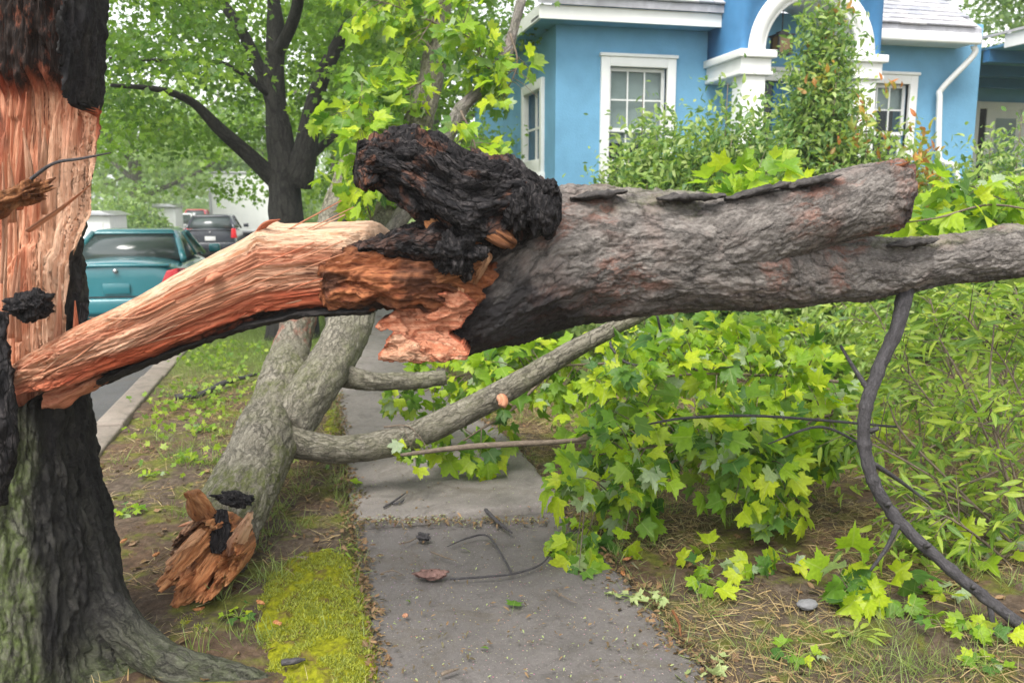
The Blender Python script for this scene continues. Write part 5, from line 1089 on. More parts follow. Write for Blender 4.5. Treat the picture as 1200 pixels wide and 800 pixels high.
# twigs threading the leaf pile
tp_ = thing('bare_twigs', 'thin bare dark twigs crossing above the leaf pile', 'twigs', G(800, 600))
for pts in ([(1050, 500, 4.1), (960, 492, 3.95), (880, 487, 3.9), (800, 490, 3.9), (745, 500, 3.9)], [(1010, 520, 4.0), (960, 500, 3.9), (900, 520, 3.85)], [(715, 405, 4.6), (735, 425, 4.55), (790, 432, 4.5), (860, 430, 4.5)], [(715, 400, 4.62), (722, 440, 4.55), (710, 470, 4.5)], [(770, 370, 4.8), (780, 400, 4.8), (810, 420, 4.8)]):
    child('twig', tube_mesh('twig', PP(pts), [.007] * (len(pts) - 1) + [.003], 30, 6), bark_dark, tp_)

# ------------------------------------------------------------------ moss mound, ground cover
def moss_mound(poly, h, seed, label, n=90):
    poly = np.array([G(*p)[:2] for p in poly]); lo, hi = poly.min(0), poly.max(0); gx = np.linspace(lo[0], hi[0], n); gy_ = np.linspace(lo[1], hi[1], n); A, B = np.meshgrid(gx, gy_)
    d = np.full(A.shape, 9.0); ins = np.zeros(A.shape, bool); m = len(poly); j = m - 1
    for i in range(m):
        a, b_ = poly[j], poly[i]; ab = b_ - a; t_ = np.clip(((A - a[0]) * ab[0] + (B - a[1]) * ab[1]) / (ab @ ab), 0, 1)
        d = np.minimum(d, np.hypot(A - a[0] - t_ * ab[0], B - a[1] - t_ * ab[1]))
        ins ^= ((poly[i][1] > B) != (poly[j][1] > B)) & (A < (poly[j][0] - poly[i][0]) * (B - poly[i][1]) / (poly[j][1] - poly[i][1] + 1e-12) + poly[i][0]); j = i
    sd_ = np.where(ins, d, -d) + .03 * fbm(np.stack([A * 9, B * 9, A * 0 + seed], -1), 3)
    Z = -.04 + (h + .04) * (1 - np.exp(-np.maximum(sd_ + .03, 0) / .05)) + .018 * fbm(np.stack([A * 18, B * 18, A * 0 + seed], -1), 4) * sstep(-.02, .06, sd_)
    idx = np.arange(n * n).reshape(n, n); q = (sd_ > -.03); qm = q[:-1, :-1] & q[1:, :-1] & q[:-1, 1:] & q[1:, 1:]
    F = np.stack([idx[:-1, :-1], idx[:-1, 1:], idx[1:, 1:], idx[1:, :-1]], -1)[qm]; V = np.stack([A, B, Z], -1).reshape(-1, 3)
    u, inv = np.unique(F, return_inverse=True)
    t = thing('moss_patch', label, 'moss', (float(poly[:, 0].mean()), float(poly[:, 1].mean()), 0))
    child('moss_bed', mesh_np('moss_bed', V[u], inv.reshape(F.shape)), moss_bed, t)
    cand = V[idx[(sd_ > 0) & (fbm(np.stack([A * 6, B * 6, A * 0 + seed + 4], -1), 3) > -.08)]]; k = rng.integers(0, len(cand), 14000 if n > 60 else 4000); p = cand[k] + rng.normal(size=(len(k), 3)) * np.array([.006, .006, .001])
    stuff(child('moss_blades', bulk('moss_blades', [blade(2, .35, .3)], p, leaf_frames(rdir(len(p), 1.2), rdir(len(p))), rng.uniform(.008, .018, len(p))), moss_m, t))
moss_mound([(300, 690), (345, 655), (380, 645), (412, 650), (428, 700), (440, 760), (446, 815), (380, 830), (325, 800), (298, 740)], .045, 2, 'bright yellow-green moss mound beside the near pavement slab')
moss_mound([(385, 480), (402, 478), (404, 520), (398, 535), (375, 525), (378, 495)], .02, 7, 'small moss strip along the pavement edge under the bough', 40)
moss_mound([(205, 725), (240, 715), (262, 735), (240, 752), (205, 748)], .02, 9, 'small moss pad between the root and the snapped butt', 40)
def scatter(fn, n):
    out = []
    while len(out) < n:
        px, py = fn(); q = G(px, py); out.append(q)
    q = np.array(out); q[:, 2] = gz(q[:, 0], q[:, 1]); return q
def on_soil(q): return q[((q[:, 0] < SW0 - .01) & (q[:, 0] > KERB_X + .15)) | (q[:, 0] > SW1 + .02)]
# straw and dead blades
U = rng.uniform
pts = on_soil(np.vstack([np.stack([U(SW1, 5.5, 52000), U(2.0, 8.0, 52000), np.zeros(52000)], 1), np.stack([U(KERB_X, SW0, 9000), U(2.4, 9, 9000), np.zeros(9000)], 1)]))
dens = fbm(pts * np.array([1.6, 1.6, 1]) + 31, 3); pts = pts[dens > -.15]; pts[:, 2] = gz(pts[:, 0], pts[:, 1]) + U(.002, .02, len(pts))
tip = rdir(len(pts)); tip[:, 2] = np.abs(tip[:, 2]) * .35
o = stuff(link('straw_litter', bulk('straw_litter', [blade(3, .035, .15), blade(3, .05, .3)], pts, leaf_frames(tip, rdir(len(pts), .8)), U(.03, .11, len(pts))), straw_m)); tag(o, 'brown dead straw and needles strewn over the bare soil', 'litter')
# dead leaf scraps and chips
pts = on_soil(np.vstack([np.stack([U(SW1, 5.5, 2600), U(2.0, 9.0, 2600), np.zeros(2600)], 1), np.stack([U(KERB_X, SW0, 1100), U(2.4, 9, 1100), np.zeros(1100)], 1)])); pts[:, 2] = gz(pts[:, 0], pts[:, 1]) + .008
o = stuff(link('dead_leaf_litter', bulk('dead_leaf_litter', OVAL + MAPLE_LO, pts, leaf_frames(rdir(len(pts), .1) * np.array([1, 1, .3]), rdir(len(pts), 1.6)), U(.015, .055, len(pts))), dead_leaf_m)); tag(o, 'small curled brown dead leaves and scraps on the soil', 'litter')
# grass tufts
def tufts(cent, per, hgt, spread, name, label, mat=grass_m, wd=.04):
    c = np.repeat(cent, per, 0); N = len(c); p = c + rng.normal(size=(N, 3)) * np.array([spread, spread, 0]); p[:, 2] = gz(p[:, 0], p[:, 1])
    tip = rng.normal(size=(N, 3)) * .5; tip[:, 2] = 1.0; tip[:, :2] += (p - c)[:, :2] * 8
    o = stuff(link(name, bulk(name, [blade(3, wd, b_) for b_ in (.2, .5, .9)], p, leaf_frames(tip, rdir(N)), hgt * U(.5, 1.2, N)), mat)); tag(o, label, 'grass')
cent = on_soil(np.vstack([np.stack([U(SW1, 5.5, 420), U(2.2, 8.5, 420), np.zeros(420)], 1), np.stack([U(KERB_X + .2, SW0, 150), U(3.2, 10, 150), np.zeros(150)], 1)]))
cent = cent[fbm(cent * 1.3 + 5, 2) > -.12]
tufts(cent, 26, .10, .035, 'grass_tufts', 'scattered green grass tufts on the litter either side of the pavement')
tufts(np.array([G(*p) for p in [(1010, 765), (1045, 770), (975, 745), (1080, 780), (1000, 790), (930, 790), (880, 760), (1120, 790), (1060, 745), (1150, 775)]]), 60, .11, .05, 'long_grass', 'long fine grass at the bottom right of the litter', wd=.022)
cent = np.stack([U(SW1, 14, 5200), U(8.2, 12.5, 5200), np.zeros(5200)], 1); tufts(cent, 8, .10, .08, 'lawn_grass', 'green lawn in front of the blue house')
cent = np.stack([U(KERB_X + .2, SW0, 2200), U(8.0, 30, 2200), np.zeros(2200)], 1); tufts(cent, 8, .10, .09, 'verge_grass', 'green grass strip of the verge beneath the big maple')
# small ground plants
def weed(px, py, n, sz, label, temps=MAPLE_ME, d=.06, up=.5):
    b_ = G(px, py); b_[2] = float(gz(b_[0], b_[1])) if not SW0 < b_[0] < SW1 else .03
    t = thing('ground_plant', label, 'plant', b_, 'small green plants on the ground'); pos, tp2, nr = [], [], []
    for k in range(n):
        a = 2 * math.pi * k / n + rng.uniform(-.3, .3); o_ = np.array([math.cos(a), math.sin(a), 0]); L = d * rng.uniform(.5, 1.3)
        e = b_ + o_ * L + UZ * L * up; pos.append(e); tp2.append(o_ + UZ * rng.uniform(-.3, .4)); nr.append(UZ + rng.normal(size=3) * .3 - HF * .3)
        child('stem', tube_mesh('stem', [b_ + UZ * .002, (b_ + e) / 2 + UZ * .01, e], [.002, .0015, .001], 5, 4), weed_leaf_m, t)
    pos = np.array(pos); Rm = leaf_frames(np.array(tp2), np.array(nr)); leaf_objects(t, temps, pos, Rm, sz * rng.uniform(.7, 1.2, n))
for a in [(280, 728, 9, .045, 'green seedling clump beside the moss mound'), (400, 650, 12, .05, 'fan of pale green leaves where the moss meets the pavement', WEED_ME), (150, 605, 9, .06, 'green seedlings beside the stub trunk'), (240, 505, 10, .07, 'leafy weed left of the mossy trunk'), (255, 470, 12, .07, 'taller leafy weed under the mossy limb'), (222, 540, 7, .05, 'tiny weed on the bare verge'),
          (855, 690, 12, .06, 'rosette of leaves at the straw edge beyond the pavement', WEED_ME), (935, 770, 9, .06, 'light green plant at the bottom edge of the litter'), (1000, 745, 12, .07, 'leafy rosette right of the white stone', WEED_ME), (1110, 700, 10, .09, 'broad pale leaves beneath the hanging branch'), (1180, 640, 9, .10, 'dull broad-leaved plant at the right edge'), (830, 790, 8, .07, 'pale cut-leaved plant at the lower pavement edge'), (900, 610, 12, .08, 'dark narrow-leaved plant below the leaf pile', WEED_ME), (1155, 780, 9, .07, 'green plant in the bottom right corner'), (180, 560, 8, .05, 'sprout on the mossy verge left of the butt')]:
    weed(*a)
# drifts of low weeds further back on both sides, too many to count
def lowweeds(name, label, pts, size, mat=weed_leaf_m, temps=MAPLE_LO, per=10, h=.12):
    c = np.repeat(pts, per, 0); N = len(c); p = c + rng.normal(size=(N, 3)) * np.array([.10, .10, 0]); p[:, 2] = gz(p[:, 0], p[:, 1]) + U(.02, h, N)
    o = stuff(link(name, bulk(name, temps, p, leaf_frames(rdir(N, -.2), rdir(N, 1.0)), size * U(.5, 1.2, N)), mat)); tag(o, label, 'plants')
c = np.stack([U(SW1 + .4, 7.5, 420), U(4.6, 9.0, 420), np.zeros(420)], 1); lowweeds('ground_cover', 'low green weeds and seedlings spread beyond the leaf pile', c, .075)
c = np.stack([U(KERB_X + .2, SW0 - .2, 80), U(5.5, 10.5, 80), np.zeros(80)], 1); lowweeds('verge_weeds', 'low green weeds spread over the verge by the kerb', c, .07)
c = np.stack([U(SW1 + 1.2, 6.5, 260), U(3.0, 6, 260), np.zeros(260)], 1); lowweeds('thicket_cover', 'mixed green undergrowth below the saplings at right', c, .075, temps=LANCE + MAPLE_LO, h=.3, per=9)

# ------------------------------------------------------------------ loose things on the pavement and verge
def loose_leaf(px, py, size, rot, label, mes=MAPLE_ME, name='fallen_leaf', z=.045):
    q = G(px, py, z); a = rng.uniform(-.2, .2, 2); tip = np.array([math.cos(rot), math.sin(rot), .1]); Rm = leaf_frames(tip[None], np.array([[a[0], a[1], 1.0]]))[0]
    o = bpy.data.objects.new(name, random.choice(mes[:3])); COL.objects.link(o)
    m = (Matrix([list(r) for r in Rm]) * size).to_4x4(); m.translation = Vector([float(v) for v in q]); o.matrix_world = m; return tag(o, label, 'leaf', 'loose leaves on the pavement')
loose_leaf(602, 708, .075, 1.2, 'single pale green leaf lying alone in the middle of the near slab')
loose_leaf(670, 660, .15, -.4, 'large green maple leaf on the slab at the tip of the leaf pile')
loose_leaf(573, 760, .05, 2.2, 'tiny green leaf near the bottom centre of the pavement', WEED_ME)
loose_leaf(476, 704, .05, 1.2, 'small upright grass-green leaf left of the bark fragment', WEED_ME)
loose_leaf(540, 642, .05, .2, 'tiny green leaf above the bark fragment', WEED_ME)
loose_leaf(415, 565, .10, .4, 'green leaf on the far slab by its left edge')
loose_leaf(590, 545, .10, 2.0, 'leaf lying on the far slab near the bough')
sp = thing('pale_leaf_sprig', 'row of pale green small leaves on the right of the near slab', 'sprig', G(745, 698, .04))
pos = np.array([G(a, b_, .05) for a, b_ in [(712, 693), (722, 698), (735, 694), (742, 700), (750, 697), (758, 703), (766, 694), (772, 698), (780, 702)]])
child('stem', tube_mesh('stem', [G(708, 694, .045), G(745, 699, .05), G(784, 703, .045)], [.002, .002, .001], 10, 5), weed_leaf_m, sp)
PALE = leafmat('pale_leaf', [(0, (.36, .44, .18)), (1, (.50, .56, .26))], .3); PALE_ME = leaf_data('pale_leaf', MAPLE, PALE)
leaf_objects(sp, PALE_ME, pos, leaf_frames(rdir(9) * np.array([1, 1, .2]), rdir(9, 2)), U(.045, .07, 9))
sp = thing('pale_leaf_sprig', 'cluster of pale lobed leaves at the bottom edge right of the pavement', 'sprig', G(822, 785, .03))
leaf_objects(sp, PALE_ME, np.array([G(U(800, 850), U(765, 800), .03) for k in range(9)]), leaf_frames(rdir(9) * np.array([1, 1, .2]), rdir(9, 2)), U(.05, .085, 9))
def twig_thing(label, paths, rad, mat=bark_dark, name='fallen_twig', lift=.045):
    t = thing(name, label, 'twig', G(*paths[0][0], lift))
    for p in paths: child('stem', tube_mesh('stem', [G(a, b_, lift + rng.uniform(0, .012)) for a, b_ in p], [rad] * (len(p) - 1) + [rad * .4], 8 * len(p), 7, disp=lambda r, th, s: .15 * rad * fbm(r * 60, 2)), mat, t)
    return t
twig_thing('long dark forked twig curving across the near slab by the bark fragment', [[(527, 678), (560, 676), (600, 672), (630, 663), (645, 650)], [(600, 672), (585, 645), (570, 627), (548, 630), (524, 640)]], .005)
twig_thing('short thick broken stick crossing the slab joint', [[(569, 597), (582, 610), (600, 624)]], .011)
twig_thing('small black curled twig on the far slab', [[(450, 594), (460, 588), (466, 584), (476, 577)], [(460, 590), (470, 588), (474, 584)]], .006)
twig_thing('pale stalk beside the shrivelled dead leaf', [[(470, 636), (480, 634), (492, 628)]], .004, bark_twig)
twig_thing('thin brown twig on the near slab right of the shrivelled leaf', [[(505, 646), (520, 652), (536, 657)]], .004, bark_twig)
twig_thing('pale thin stem lying at the left of the near slab', [[(445, 672), (460, 668), (474, 674)], [(455, 670), (462, 664)]], .003, bark_twig)
twig_thing('reddish twig near the right of the near slab', [[(648, 690), (660, 698), (676, 706)]], .003, bark_twig)
twig_thing('brown seed pod at the bottom left of the near slab', [[(517, 790), (526, 786), (538, 783)]], .007, bark_twig)
twig_thing('curved brown bark strip at the right edge of the near slab', [[(788, 715), (795, 728), (798, 745)]], .006, wood_brown)
twig_thing('dark stick lying on the bottom of the moss mound', [[(330, 776), (345, 774), (358, 772)]], .012, bark_dark, lift=.06)
twig_thing('long dark fallen stick on the verge behind the snapped stub', [[(205, 465), (235, 462), (265, 448), (305, 437)]], .028, bark_dark)
twig_thing('brown stick half buried beside the mossy trunk', [[(340, 655), (365, 655), (385, 660), (400, 665)]], .014, bark_twig, lift=.02)
def chunk(name, label, px, py, rx, ry, rz, mat, z=.04, seed=0.0, cat='bark', rot=0.0, amp=.35):
    q = G(px, py, z); u = np.linspace(.05, np.pi - .05, 20)[:, None]; th = np.linspace(0, 2 * np.pi, 26, endpoint=False)[None]
    D = np.stack([np.sin(u) * np.cos(th), np.sin(u) * np.sin(th), np.cos(u) + 0 * th], -1); k = 1 + amp * fbm(D * 1.7 + seed, 3) + amp * .5 * (ridged(D * 3 + seed, 2) - 1)
    L = D * k[..., None] * np.array([rx, ry, rz]); c_, s_ = math.cos(rot), math.sin(rot); L = np.stack([L[..., 0] * c_ - L[..., 1] * s_, L[..., 0] * s_ + L[..., 1] * c_, L[..., 2]], -1)
    o = link(name, mesh_np(name, L.reshape(-1, 3), grid_faces(20, 26), {'rest': L.reshape(-1, 3)}), mat); o.location = [float(v) for v in q + UZ * rz * .6]; return tag(o, label, cat)
frag_m = simple('bark_inner', (.17, .10, .085), .8, .2, var=.5, nscale=22, bump=.01, bscale=50)
chunk('bark_fragment', 'pinkish brown bark fragment lying on the near slab', 506, 675, .08, .04, .018, frag_m, .04, 3, rot=-.3)
chunk('dead_leaf', 'shrivelled dark dead leaf on the near slab below the joint', 496, 631, .035, .022, .018, bark_dark, .04, 5, cat='leaf', rot=-.6, amp=.6)
chunk('berry', 'tiny red berry on the left of the near slab', 475, 722, .012, .011, .008, wood_fresh, .04, 8, cat='berry')
stone_m = simple('pale_stone', (.17, .17, .175), .7, .3, var=.1, nscale=30, bump=.003)
chunk('stone', 'smooth pale grey stone on the straw at right', 946, 711, .048, .034, .02, stone_m, .01, 12, cat='stone', amp=.12)
for k, (px, py, lab) in enumerate([(290, 632, 'orange wood chip right of the snapped butt'), (183, 650, 'orange wood chip left of the snapped butt'), (305, 706, 'orange chip at the edge of the moss mound'), (233, 714, 'red chip under the snapped butt'), (145, 634, 'pinkish chip beside the standing trunk'), (325, 730, 'small brown chip on the moss mound'), (735, 655, 'pale chip at the pavement edge under the leaf pile'), (730, 672, 'brown chip at the right edge of the near slab')]):
    chunk('wood_chip', lab, px, py, .024, .011, .006, wood_butt, .02 + (.04 if k in (2, 5) else 0), 20 + k, 'wood chip', rot=k * 1.1)
ne = 5200; ey = U(2.2, 9.5, ne); side = rng.random(ne) < .5; wob = .05 * fbm(np.stack([ey * 3, side * 5.0, ey * 0], -1), 3)
ex = np.where(side, SW0 + wob + rng.normal(size=ne) * .03, SW1 - .02 + wob + rng.normal(size=ne) * .045)
q = np.stack([ex, ey, np.full(ne, .03)], 1)
o = stuff(link('edge_litter', bulk('edge_litter', OVAL + LANCE + MAPLE_LO, q, leaf_frames(rdir(ne) * np.array([1, 1, .3]), rdir(ne, 1.5)), U(.012, .04, ne)), dead_leaf_m)); tag(o, 'soil crumbs and leaf scraps creeping over both pavement edges', 'litter')
k = rng.permutation(ne)[:1500]; q2 = q[k]; q2[:, 0] += np.where(side[k], -.03, .03)
o = stuff(link('edge_grass', bulk('edge_grass', [blade(3, .04, b_) for b_ in (.3, .7)], q2, leaf_frames(rdir(1500, 1.0), rdir(1500)), U(.03, .08, 1500)), grass_m)); tag(o, 'short grass fringing the pavement edges', 'grass')
# crumbs in the slab joint and over the pavement
n = 420; q = np.vstack([np.array([G(U(410, 640), 611 + rng.normal() * 2.5 - (0) , .035) for k in range(n)]), np.array([G(U(430, 800), U(500, 800), .04) for k in range(700)])]); q = q[(q[:, 0] > SW0) & (q[:, 0] < SW1)]; q[:, 2] = .045
o = stuff(link('pavement_debris', bulk('pavement_debris', OVAL + LANCE, q, leaf_frames(rdir(len(q)) * np.array([1, 1, .2]), rdir(len(q), 2)), U(.008, .028, len(q)) * (1 + (np.arange(len(q)) < 200) * .6)), dead_leaf_m)); tag(o, 'brown crumbs of leaf and bark on the pavement and in its joint', 'debris')
q = q[rng.permutation(len(q))[:420]] + np.array([.01, .005, .002])
o = stuff(link('seed_scraps', bulk('seed_scraps', OVAL, q, leaf_frames(rdir(len(q)) * np.array([1, 1, .2]), rdir(len(q), 2)), U(.006, .016, len(q))), PALE)); tag(o, 'pale seed scraps sprinkled on the pavement', 'debris')

# ------------------------------------------------------------------ vehicles on the street
def paint(name, col): 
    t = NT(name); o_ = t.n('TexCoord').outputs['Object']; f = t.noise(o_, 3, 4); return t.done(t.ramp(f, [(.3, tuple(c * .9 for c in col)), (.7, col)]), .25, None, .5, **{'Coat Weight': .6, 'Coat Roughness': .08})
tail_m = simple('tail_lamp_red', (.55, .012, .02), .15, .6, var=.15); tyre_m = simple('tyre_rubber', (.02, .02, .02), .85, .2); rim_m = simple('rim_metal', (.45, .45, .46), .35, .5, metal=.8); plate_m = simple('plate_white', (.6, .6, .58), .4, .4); trim_m = simple('black_trim', (.02, .02, .022), .5, .4)
cglass = NT('car_glass'); cglass = cglass.done((.05, .065, .062), .12, None, .8)
def loft(name, secs, mat, root, closed=True):
    """secs: rings of equal count"""
    n = len(secs[0]); V = np.array(secs, float).reshape(-1, 3); F = [grid_faces(len(secs), n)]
    for k, s_ in ((0, 1), (len(secs) - 1, -1)): F.append(np.array([[k * n + (i if s_ > 0 else n - 1 - i) for i in range(n)]]))
    me = mesh_np(name, V, F); b_ = bmesh.new(); b_.from_mesh(me); bmesh.ops.recalc_face_normals(b_, faces=b_.faces); b_.to_mesh(me); b_.free()
    o = link(name, me, mat, root)
    md = o.modifiers.new('s', 'SUBSURF'); md.levels = 1; md.render_levels = 2; return o
def rr_sec(y, hw_, z0, z1, tb=.85, n=5):
    """rounded section: half width hw_ at mid height, narrower at top by tb"""
    pts = [(-.9, 0), (-1, .12), (-1.0, .45), (-.95, .8), (-tb, .98), (0, 1.04), (tb, .98), (.95, .8), (1.0, .45), (1, .12), (.9, 0), (0, 0)]
    return [(a * hw_, y, z0 + (z1 - z0) * b_) for a, b_ in pts]
def car(name, label, x, y, col, L=4.5, W=1.72, H=1.40, belt=.92, deck=.80, hatch=False, z=-.12, group='cars on the street'):
    t = thing(name, label, 'car', (x, y, z), group); m = paint(name + '_paint_%d' % len(MAT), col); w2 = W / 2
    loft('body', [rr_sec(0.0, w2 * .86, .30, belt - .06), rr_sec(.03, w2 * .95, .24, belt - .01), rr_sec(.35, w2, .2, belt + .02), rr_sec(L * .25, w2, .2, belt + .02), rr_sec(L * .7, w2, .2, belt), rr_sec(L * .88, w2 * .97, .22, belt - .12), rr_sec(L - .08, w2 * .9, .25, belt - .22), rr_sec(L, w2 * .78, .3, belt - .3)], m, t)
    r0 = .18 if hatch else deck; r1 = (.70 if hatch else deck + .72); f1 = L * .56; f0 = L * .72
    def gs(y_, hw_, z0, z1): return [(-hw_ * 1.0, y_, z0), (-hw_, y_, z0 + .02), (-hw_ * .99, y_, (z0 + z1) / 2), (-hw_ * .93, y_, z1 - .05), (-hw_ * .8, y_, z1), (0, y_, z1 + .02), (hw_ * .8, y_, z1), (hw_ * .93, y_, z1 - .05), (hw_ * .99, y_, (z0 + z1) / 2), (hw_, y_, z0 + .02), (hw_, y_, z0), (0, y_, z0)]
    zb = belt - .06
    tp_ = w2 * .68; bt_ = w2 * .89
    # cabin as pillars, roof and panes
    rear_b = [(-bt_, r0, belt), (bt_, r0, belt)]; rear_t = [(-tp_, r1, H - .04), (tp_, r1, H - .04)]; fr_t = [(-tp_, f1, H - .05), (tp_, f1, H - .05)]; fr_b = [(-bt_, f0, belt), (bt_, f0, belt)]
    rf = link('roof', BM().hexa([(-tp_ - .02, r1 - .06, H - .07), (tp_ + .02, r1 - .06, H - .07), (tp_ + .02, f1 + .06, H - .08), (-tp_ - .02, f1 + .06, H - .08), (-tp_ * .9, r1, H), (tp_ * .9, r1, H), (tp_ * .9, f1, H - .005), (-tp_ * .9, f1, H - .005)]).mesh('roof', .035, 3), m, t)
    def bar(a, b_, wd=.035, name='pillar'):
        a, b_ = np.array(a), np.array(b_); link(name, tube_mesh(name, [a, (a + b_) / 2, b_], [wd] * 3, 4, 8), m, t)
    for s_ in (-1, 1):
        bar((s_ * bt_, r0, belt - .02), (s_ * tp_, r1, H - .06), .05); bar((s_ * bt_, f0, belt - .04), (s_ * tp_, f1, H - .06), .04)
        ym = (r1 + f1) / 2 + .1; bar((s_ * bt_ * 1.0, ym, belt - .02), (s_ * tp_, ym, H - .06), .035)
        link('side_window', mesh_np('side_window', np.array([(s_ * bt_, r0 + .05, belt), (s_ * bt_, f0 - .05, belt), (s_ * tp_, f1, H - .06), (s_ * tp_, r1, H - .06), (s_ * (bt_ - .02), r0 + .05, belt), (s_ * (bt_ - .02), f0 - .05, belt), (s_ * (tp_ - .02), f1, H - .06), (s_ * (tp_ - .02), r1, H - .06)]), np.array([[0, 1, 2, 3], [7, 6, 5, 4], [0, 4, 5, 1], [1, 5, 6, 2], [2, 6, 7, 3], [3, 7, 4, 0]]), smooth=False), cglass, t)
    for nm, q in (('rear_window', [(-bt_ + .03, r0, belt), (bt_ - .03, r0, belt), (tp_ - .02, r1, H - .06), (-tp_ + .02, r1, H - .06)]), ('windscreen', [(-bt_ + .03, f0, belt - .02), (bt_ - .03, f0, belt - .02), (tp_ - .02, f1, H - .06), (-tp_ + .02, f1, H - .06)])):
        q = np.array(q); dn = np.array([0, .02 if nm == 'rear_window' else -.02, 0]); V = np.vstack([q, q + dn])
        link(nm, mesh_np(nm, V, np.array([[0, 1, 2, 3], [7, 6, 5, 4], [0, 4, 5, 1], [1, 5, 6, 2], [2, 6, 7, 3], [3, 7, 4, 0]]), smooth=False), cglass, t)
    for s_ in (-1, 1):
        link('headrest', BM().box((s_ * .36 - .13, r0 + .75, belt - .05), (s_ * .36 + .13, r0 + .85, belt + .14)).mesh('headrest', .03), trim_m, t)
        zl = belt - .10
        if hatch: q = BM().hexa([(s_ * (w2 - .20), -.02, zl - .22), (s_ * (w2 - .02), -.0, zl - .22), (s_ * (w2 + .0), .16, zl - .22), (s_ * (w2 - .18), .16, zl - .22), (s_ * (w2 - .18), .0, zl + .1), (s_ * (w2 - .04), .02, zl + .1), (s_ * (w2 - .03), .16, zl + .1), (s_ * (w2 - .18), .16, zl + .1)])
        else: q = BM().hexa([(s_ * (w2 - .32), -.03, zl - .24), (s_ * (w2 - .07), -.01, zl - .28), (s_ * (w2 + .014), .26, zl - .24), (s_ * (w2 - .27), .2, zl - .22), (s_ * (w2 - .22), -.02, zl - .02), (s_ * (w2 - .07), .01, zl + .02), (s_ * (w2 + .006), .28, zl + .0), (s_ * (w2 - .20), .2, zl + .0)])
        link('tail_light', q.mesh('tail_light', .02), tail_m, t)
        link('mirror', BM().box((s_ * (w2 + .02), f0 - .25, belt - .02), (s_ * (w2 + .2), f0 - .13, belt + .12)).mesh('mirror', .03), m, t)
    link('bumper', BM().box((-w2 * .95, -.09, .34), (w2 * .95, .15, .56)).mesh('bumper', .05, 3), m, t)
    link('boot_lid_seam', BM().box((-w2 * .62, -.012, .57), (w2 * .62, .03, .585)).mesh('boot_lid_seam'), trim_m, t)
    link('boot_lip', BM().box((-w2 * .80, -.02, belt - .055), (w2 * .80, .12, belt - .02)).mesh('boot_lip', .012), m, t)
    link('number_plate', BM().box((-.17, -.03, .62), (.17, -.015, .76)).mesh('number_plate', .004), m if not hatch else plate_m, t)
    link('emblem', tube_mesh('emblem', [np.array((0, -.03, belt - .11)), np.array((0, .02, belt - .11))], [.03, .03], 4, 12), rim_m, t)
    for s_ in (-1, 1):
        for yw in (.85, L - .85):
            cyl = lambda r, a, b_, nm: mesh_np(nm, *(lambda V, F: (V, F))(*sweep([np.array((a, yw, .31)), np.array(((a + b_) / 2, yw, .31)), np.array((b_, yw, .31))], [r, r, r], 5, 28)[:2]))
            wl = link('wheel', cyl(.31, s_ * (w2 - .2), s_ * (w2 + .005), 'wheel'), tyre_m, t); link('rim', cyl(.2, s_ * (w2 - .1), s_ * (w2 + .015), 'rim'), rim_m, wl)
    return t
def st_x(px, d): return float(P(px, 300, d)[0])
def st_y(px, d): return float(P(px, 300, d)[1])
c1 = P(134, 300, 11.6); car('teal_sedan', 'teal green sedan seen from behind at the kerb, nearest of the cars', c1[0], c1[1], (.016, .16, .19), H=1.45, W=1.74, belt=1.04)
c2 = P(247, 290, 29.0); car('dark_hatchback', 'dark navy hatchback ahead of the teal sedan', c2[0], c2[1], (.018, .022, .032), L=4.3, W=1.74, H=1.48, belt=1.02, hatch=True)
c3 = P(204, 270, 39.0); car('white_sedan', 'white sedan with red tail lights farther along the street', c3[0], c3[1], (.72, .72, .72), H=1.42)
c4 = P(228, 255, 60.0); car('red_car', 'small red car far down the street', c4[0], c4[1], (.40, .02, .02), H=1.5, hatch=True, belt=.95)
def box_truck(name, label, px, py_top, py_bot, d, wpx, Ln, cat):
    c = P(px, 260, d); h = float(P(px, py_top, d)[2]); wd = wpx * M1(d); t = thing(name, label, cat, (c[0], c[1], -.12))
    link('box_body', BM().box((-wd / 2, 0, .7), (wd / 2, Ln, h + .12)).mesh('box_body', .02), white, t)
    for a, b_ in (((-wd / 2 - .03, -.03, .66), (-wd / 2 + .08, .06, h + .15)), ((wd / 2 - .08, -.03, .66), (wd / 2 + .03, .06, h + .15)), ((-wd / 2 + .081, -.03, h + .05), (wd / 2 - .081, .06, h + .15)), ((-wd / 2 + .081, -.03, .66), (wd / 2 - .081, .06, .76))): link('door_frame', BM().box(a, b_).mesh('door_frame', .01), rim_m, t)
    link('chassis', BM().box((-wd / 2 + .2, .1, .42), (wd / 2 - .2, Ln + 1.2, .69)).mesh('chassis'), trim_m, t)
    for s_ in (-1, 1):
        link('tail_light', BM().box((s_ * wd * .38 - .08, -.05, .5), (s_ * wd * .38 + .08, .1, .62)).mesh('tail_light', .01), tail_m, t)
        for yw in (Ln * .25, Ln + .6): link('wheel', mesh_np('wheel', *sweep([np.array((s_ * (wd / 2 - .3), yw, .42)), np.array((s_ * (wd / 2 - .15), yw, .42)), np.array((s_ * (wd / 2 - .02), yw, .42))], [.42] * 3, 5, 26)[:2]), tyre_m, t)
    link('cab', BM().hexa([(-wd / 2 + .1, Ln + .05, .5), (wd / 2 - .1, Ln + .05, .5), (wd / 2 - .1, Ln + 1.8, .5), (-wd / 2 + .1, Ln + 1.8, .5), (-wd / 2 + .1, Ln + .05, 2.2), (wd / 2 - .1, Ln + .05, 2.2), (wd / 2 - .15, Ln + 1.2, 2.2), (-wd / 2 + .15, Ln + 1.2, 2.2)]).mesh('cab', .05), white, t)
    return t
box_truck('box_truck', 'white box truck parked behind the big maple trunk', 296, 202, 270, 36, 92, 5.0, 'truck')
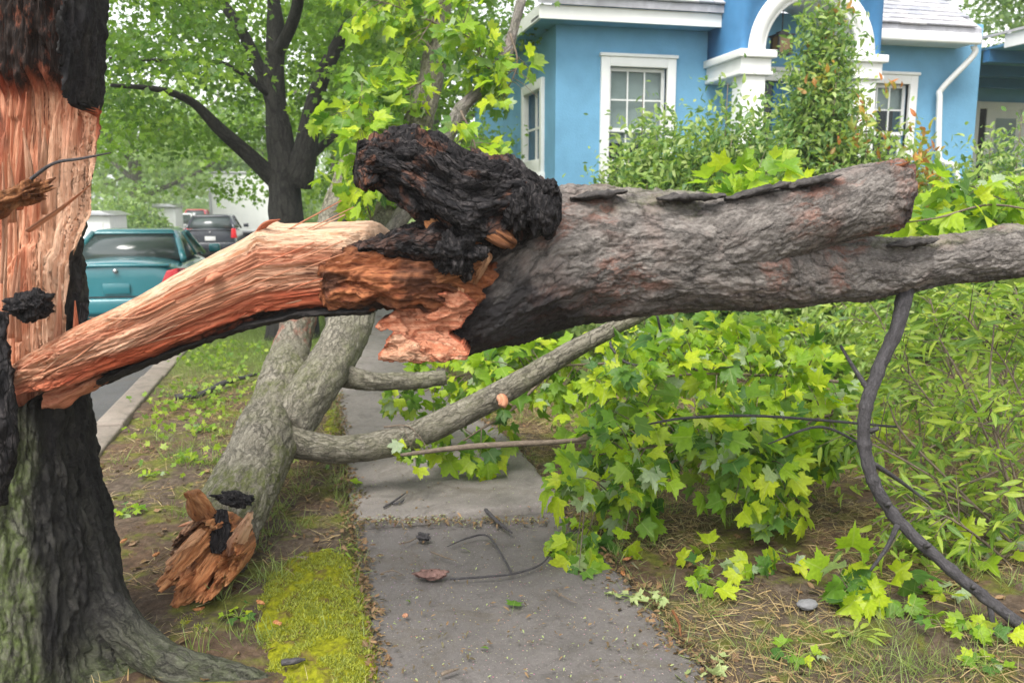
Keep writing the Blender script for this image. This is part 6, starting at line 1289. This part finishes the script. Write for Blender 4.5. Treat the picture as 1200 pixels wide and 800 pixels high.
def shed(name, label, px, d, top, wpx, dep, col):
    c = P(px, 262, d); h = float(P(px, top, d)[2]); wd = wpx * M1(d); t = thing(name, label, 'shed', (c[0], c[1], -.1))
    link('wall', BM().box((-wd / 2, 0, 0), (wd / 2, dep, h)).mesh('wall', .01), col, t)
    link('roof', BM().prism([(-wd / 2 - .15, h + .01), (wd / 2 + .15, h + .01), (wd * .3, h + .14), (-wd * .3, h + .14)], -.15, dep + .15).mesh('roof', .01), rim_m, t)
    for k in range(2): link('door', BM().box((-wd * .3 + k * wd * .31, -.03, 0), (k * wd * .31, -.001, h * .85)).mesh('door', .005), col, t)
shed('white_shed', 'small white shed beyond the parked cars', 190, 33, 240, 30, 2.0, white)
shed('white_hut', 'low white hut at the left beside the torn trunk', 106, 26, 249, 42, 2.5, white)
# ------------------------------------------------------------------ far edge of the place
def bush(label, px, d, w_, h): return shrub(label, px, d, w_, h, 60, 60, .22, mat=far_leaf_m, name='bush', rnd=(.2, .9))
bush('green bush left of the white shed', 150, 31, 3.6, 2.2)
bush('green bush beyond the teal sedan roof', 128, 38, 4.5, 2.6)
bush('rounded green bush on the far lawn behind the red car', 236, 75, 7, 3.6)
bush('green bush behind the white truck', 345, 44, 6, 3.5)
cc = np.stack([U(-95, 30, 900), U(105, 130, 900), U(.5, 9, 900)], 1); N = 900 * 14
c = np.repeat(cc, 14, 0) + rng.normal(size=(N, 3)) * np.array([1.6, 1.6, 1.0]); c[:, 2] = np.maximum(c[:, 2] - 2.5 * np.abs(fbm(c * np.array([.08, 0, 0]) + 3, 2)), .2)
o = stuff(link('distant_wood', bulk('distant_wood', MAPLE_LO, c, leaf_frames(rdir(N, -.2), rdir(N, .8)), U(.7, 1.4, N)), far_leaf_m)); tag(o, 'pale green distant wood closing the end of the street', 'wood')

# ------------------------------------------------------------------ damp air
hz_m = NT('damp_air'); pv = hz_m.n('VolumePrincipled', {'Color': (.93, .96, .97, 1), 'Density': .0016, 'Anisotropy': .2}); hz_m.t.nodes.remove(hz_m.b)
hz_m.t.links.new(pv.outputs[0], hz_m.t.nodes['Material Output'].inputs['Volume'])
o = stuff(link('haze', BM().box((-420, -80, -1.6), (420, 920, 22)).mesh('haze'), hz_m.m)); tag(o, 'thin pale damp air filling the whole street', 'haze')
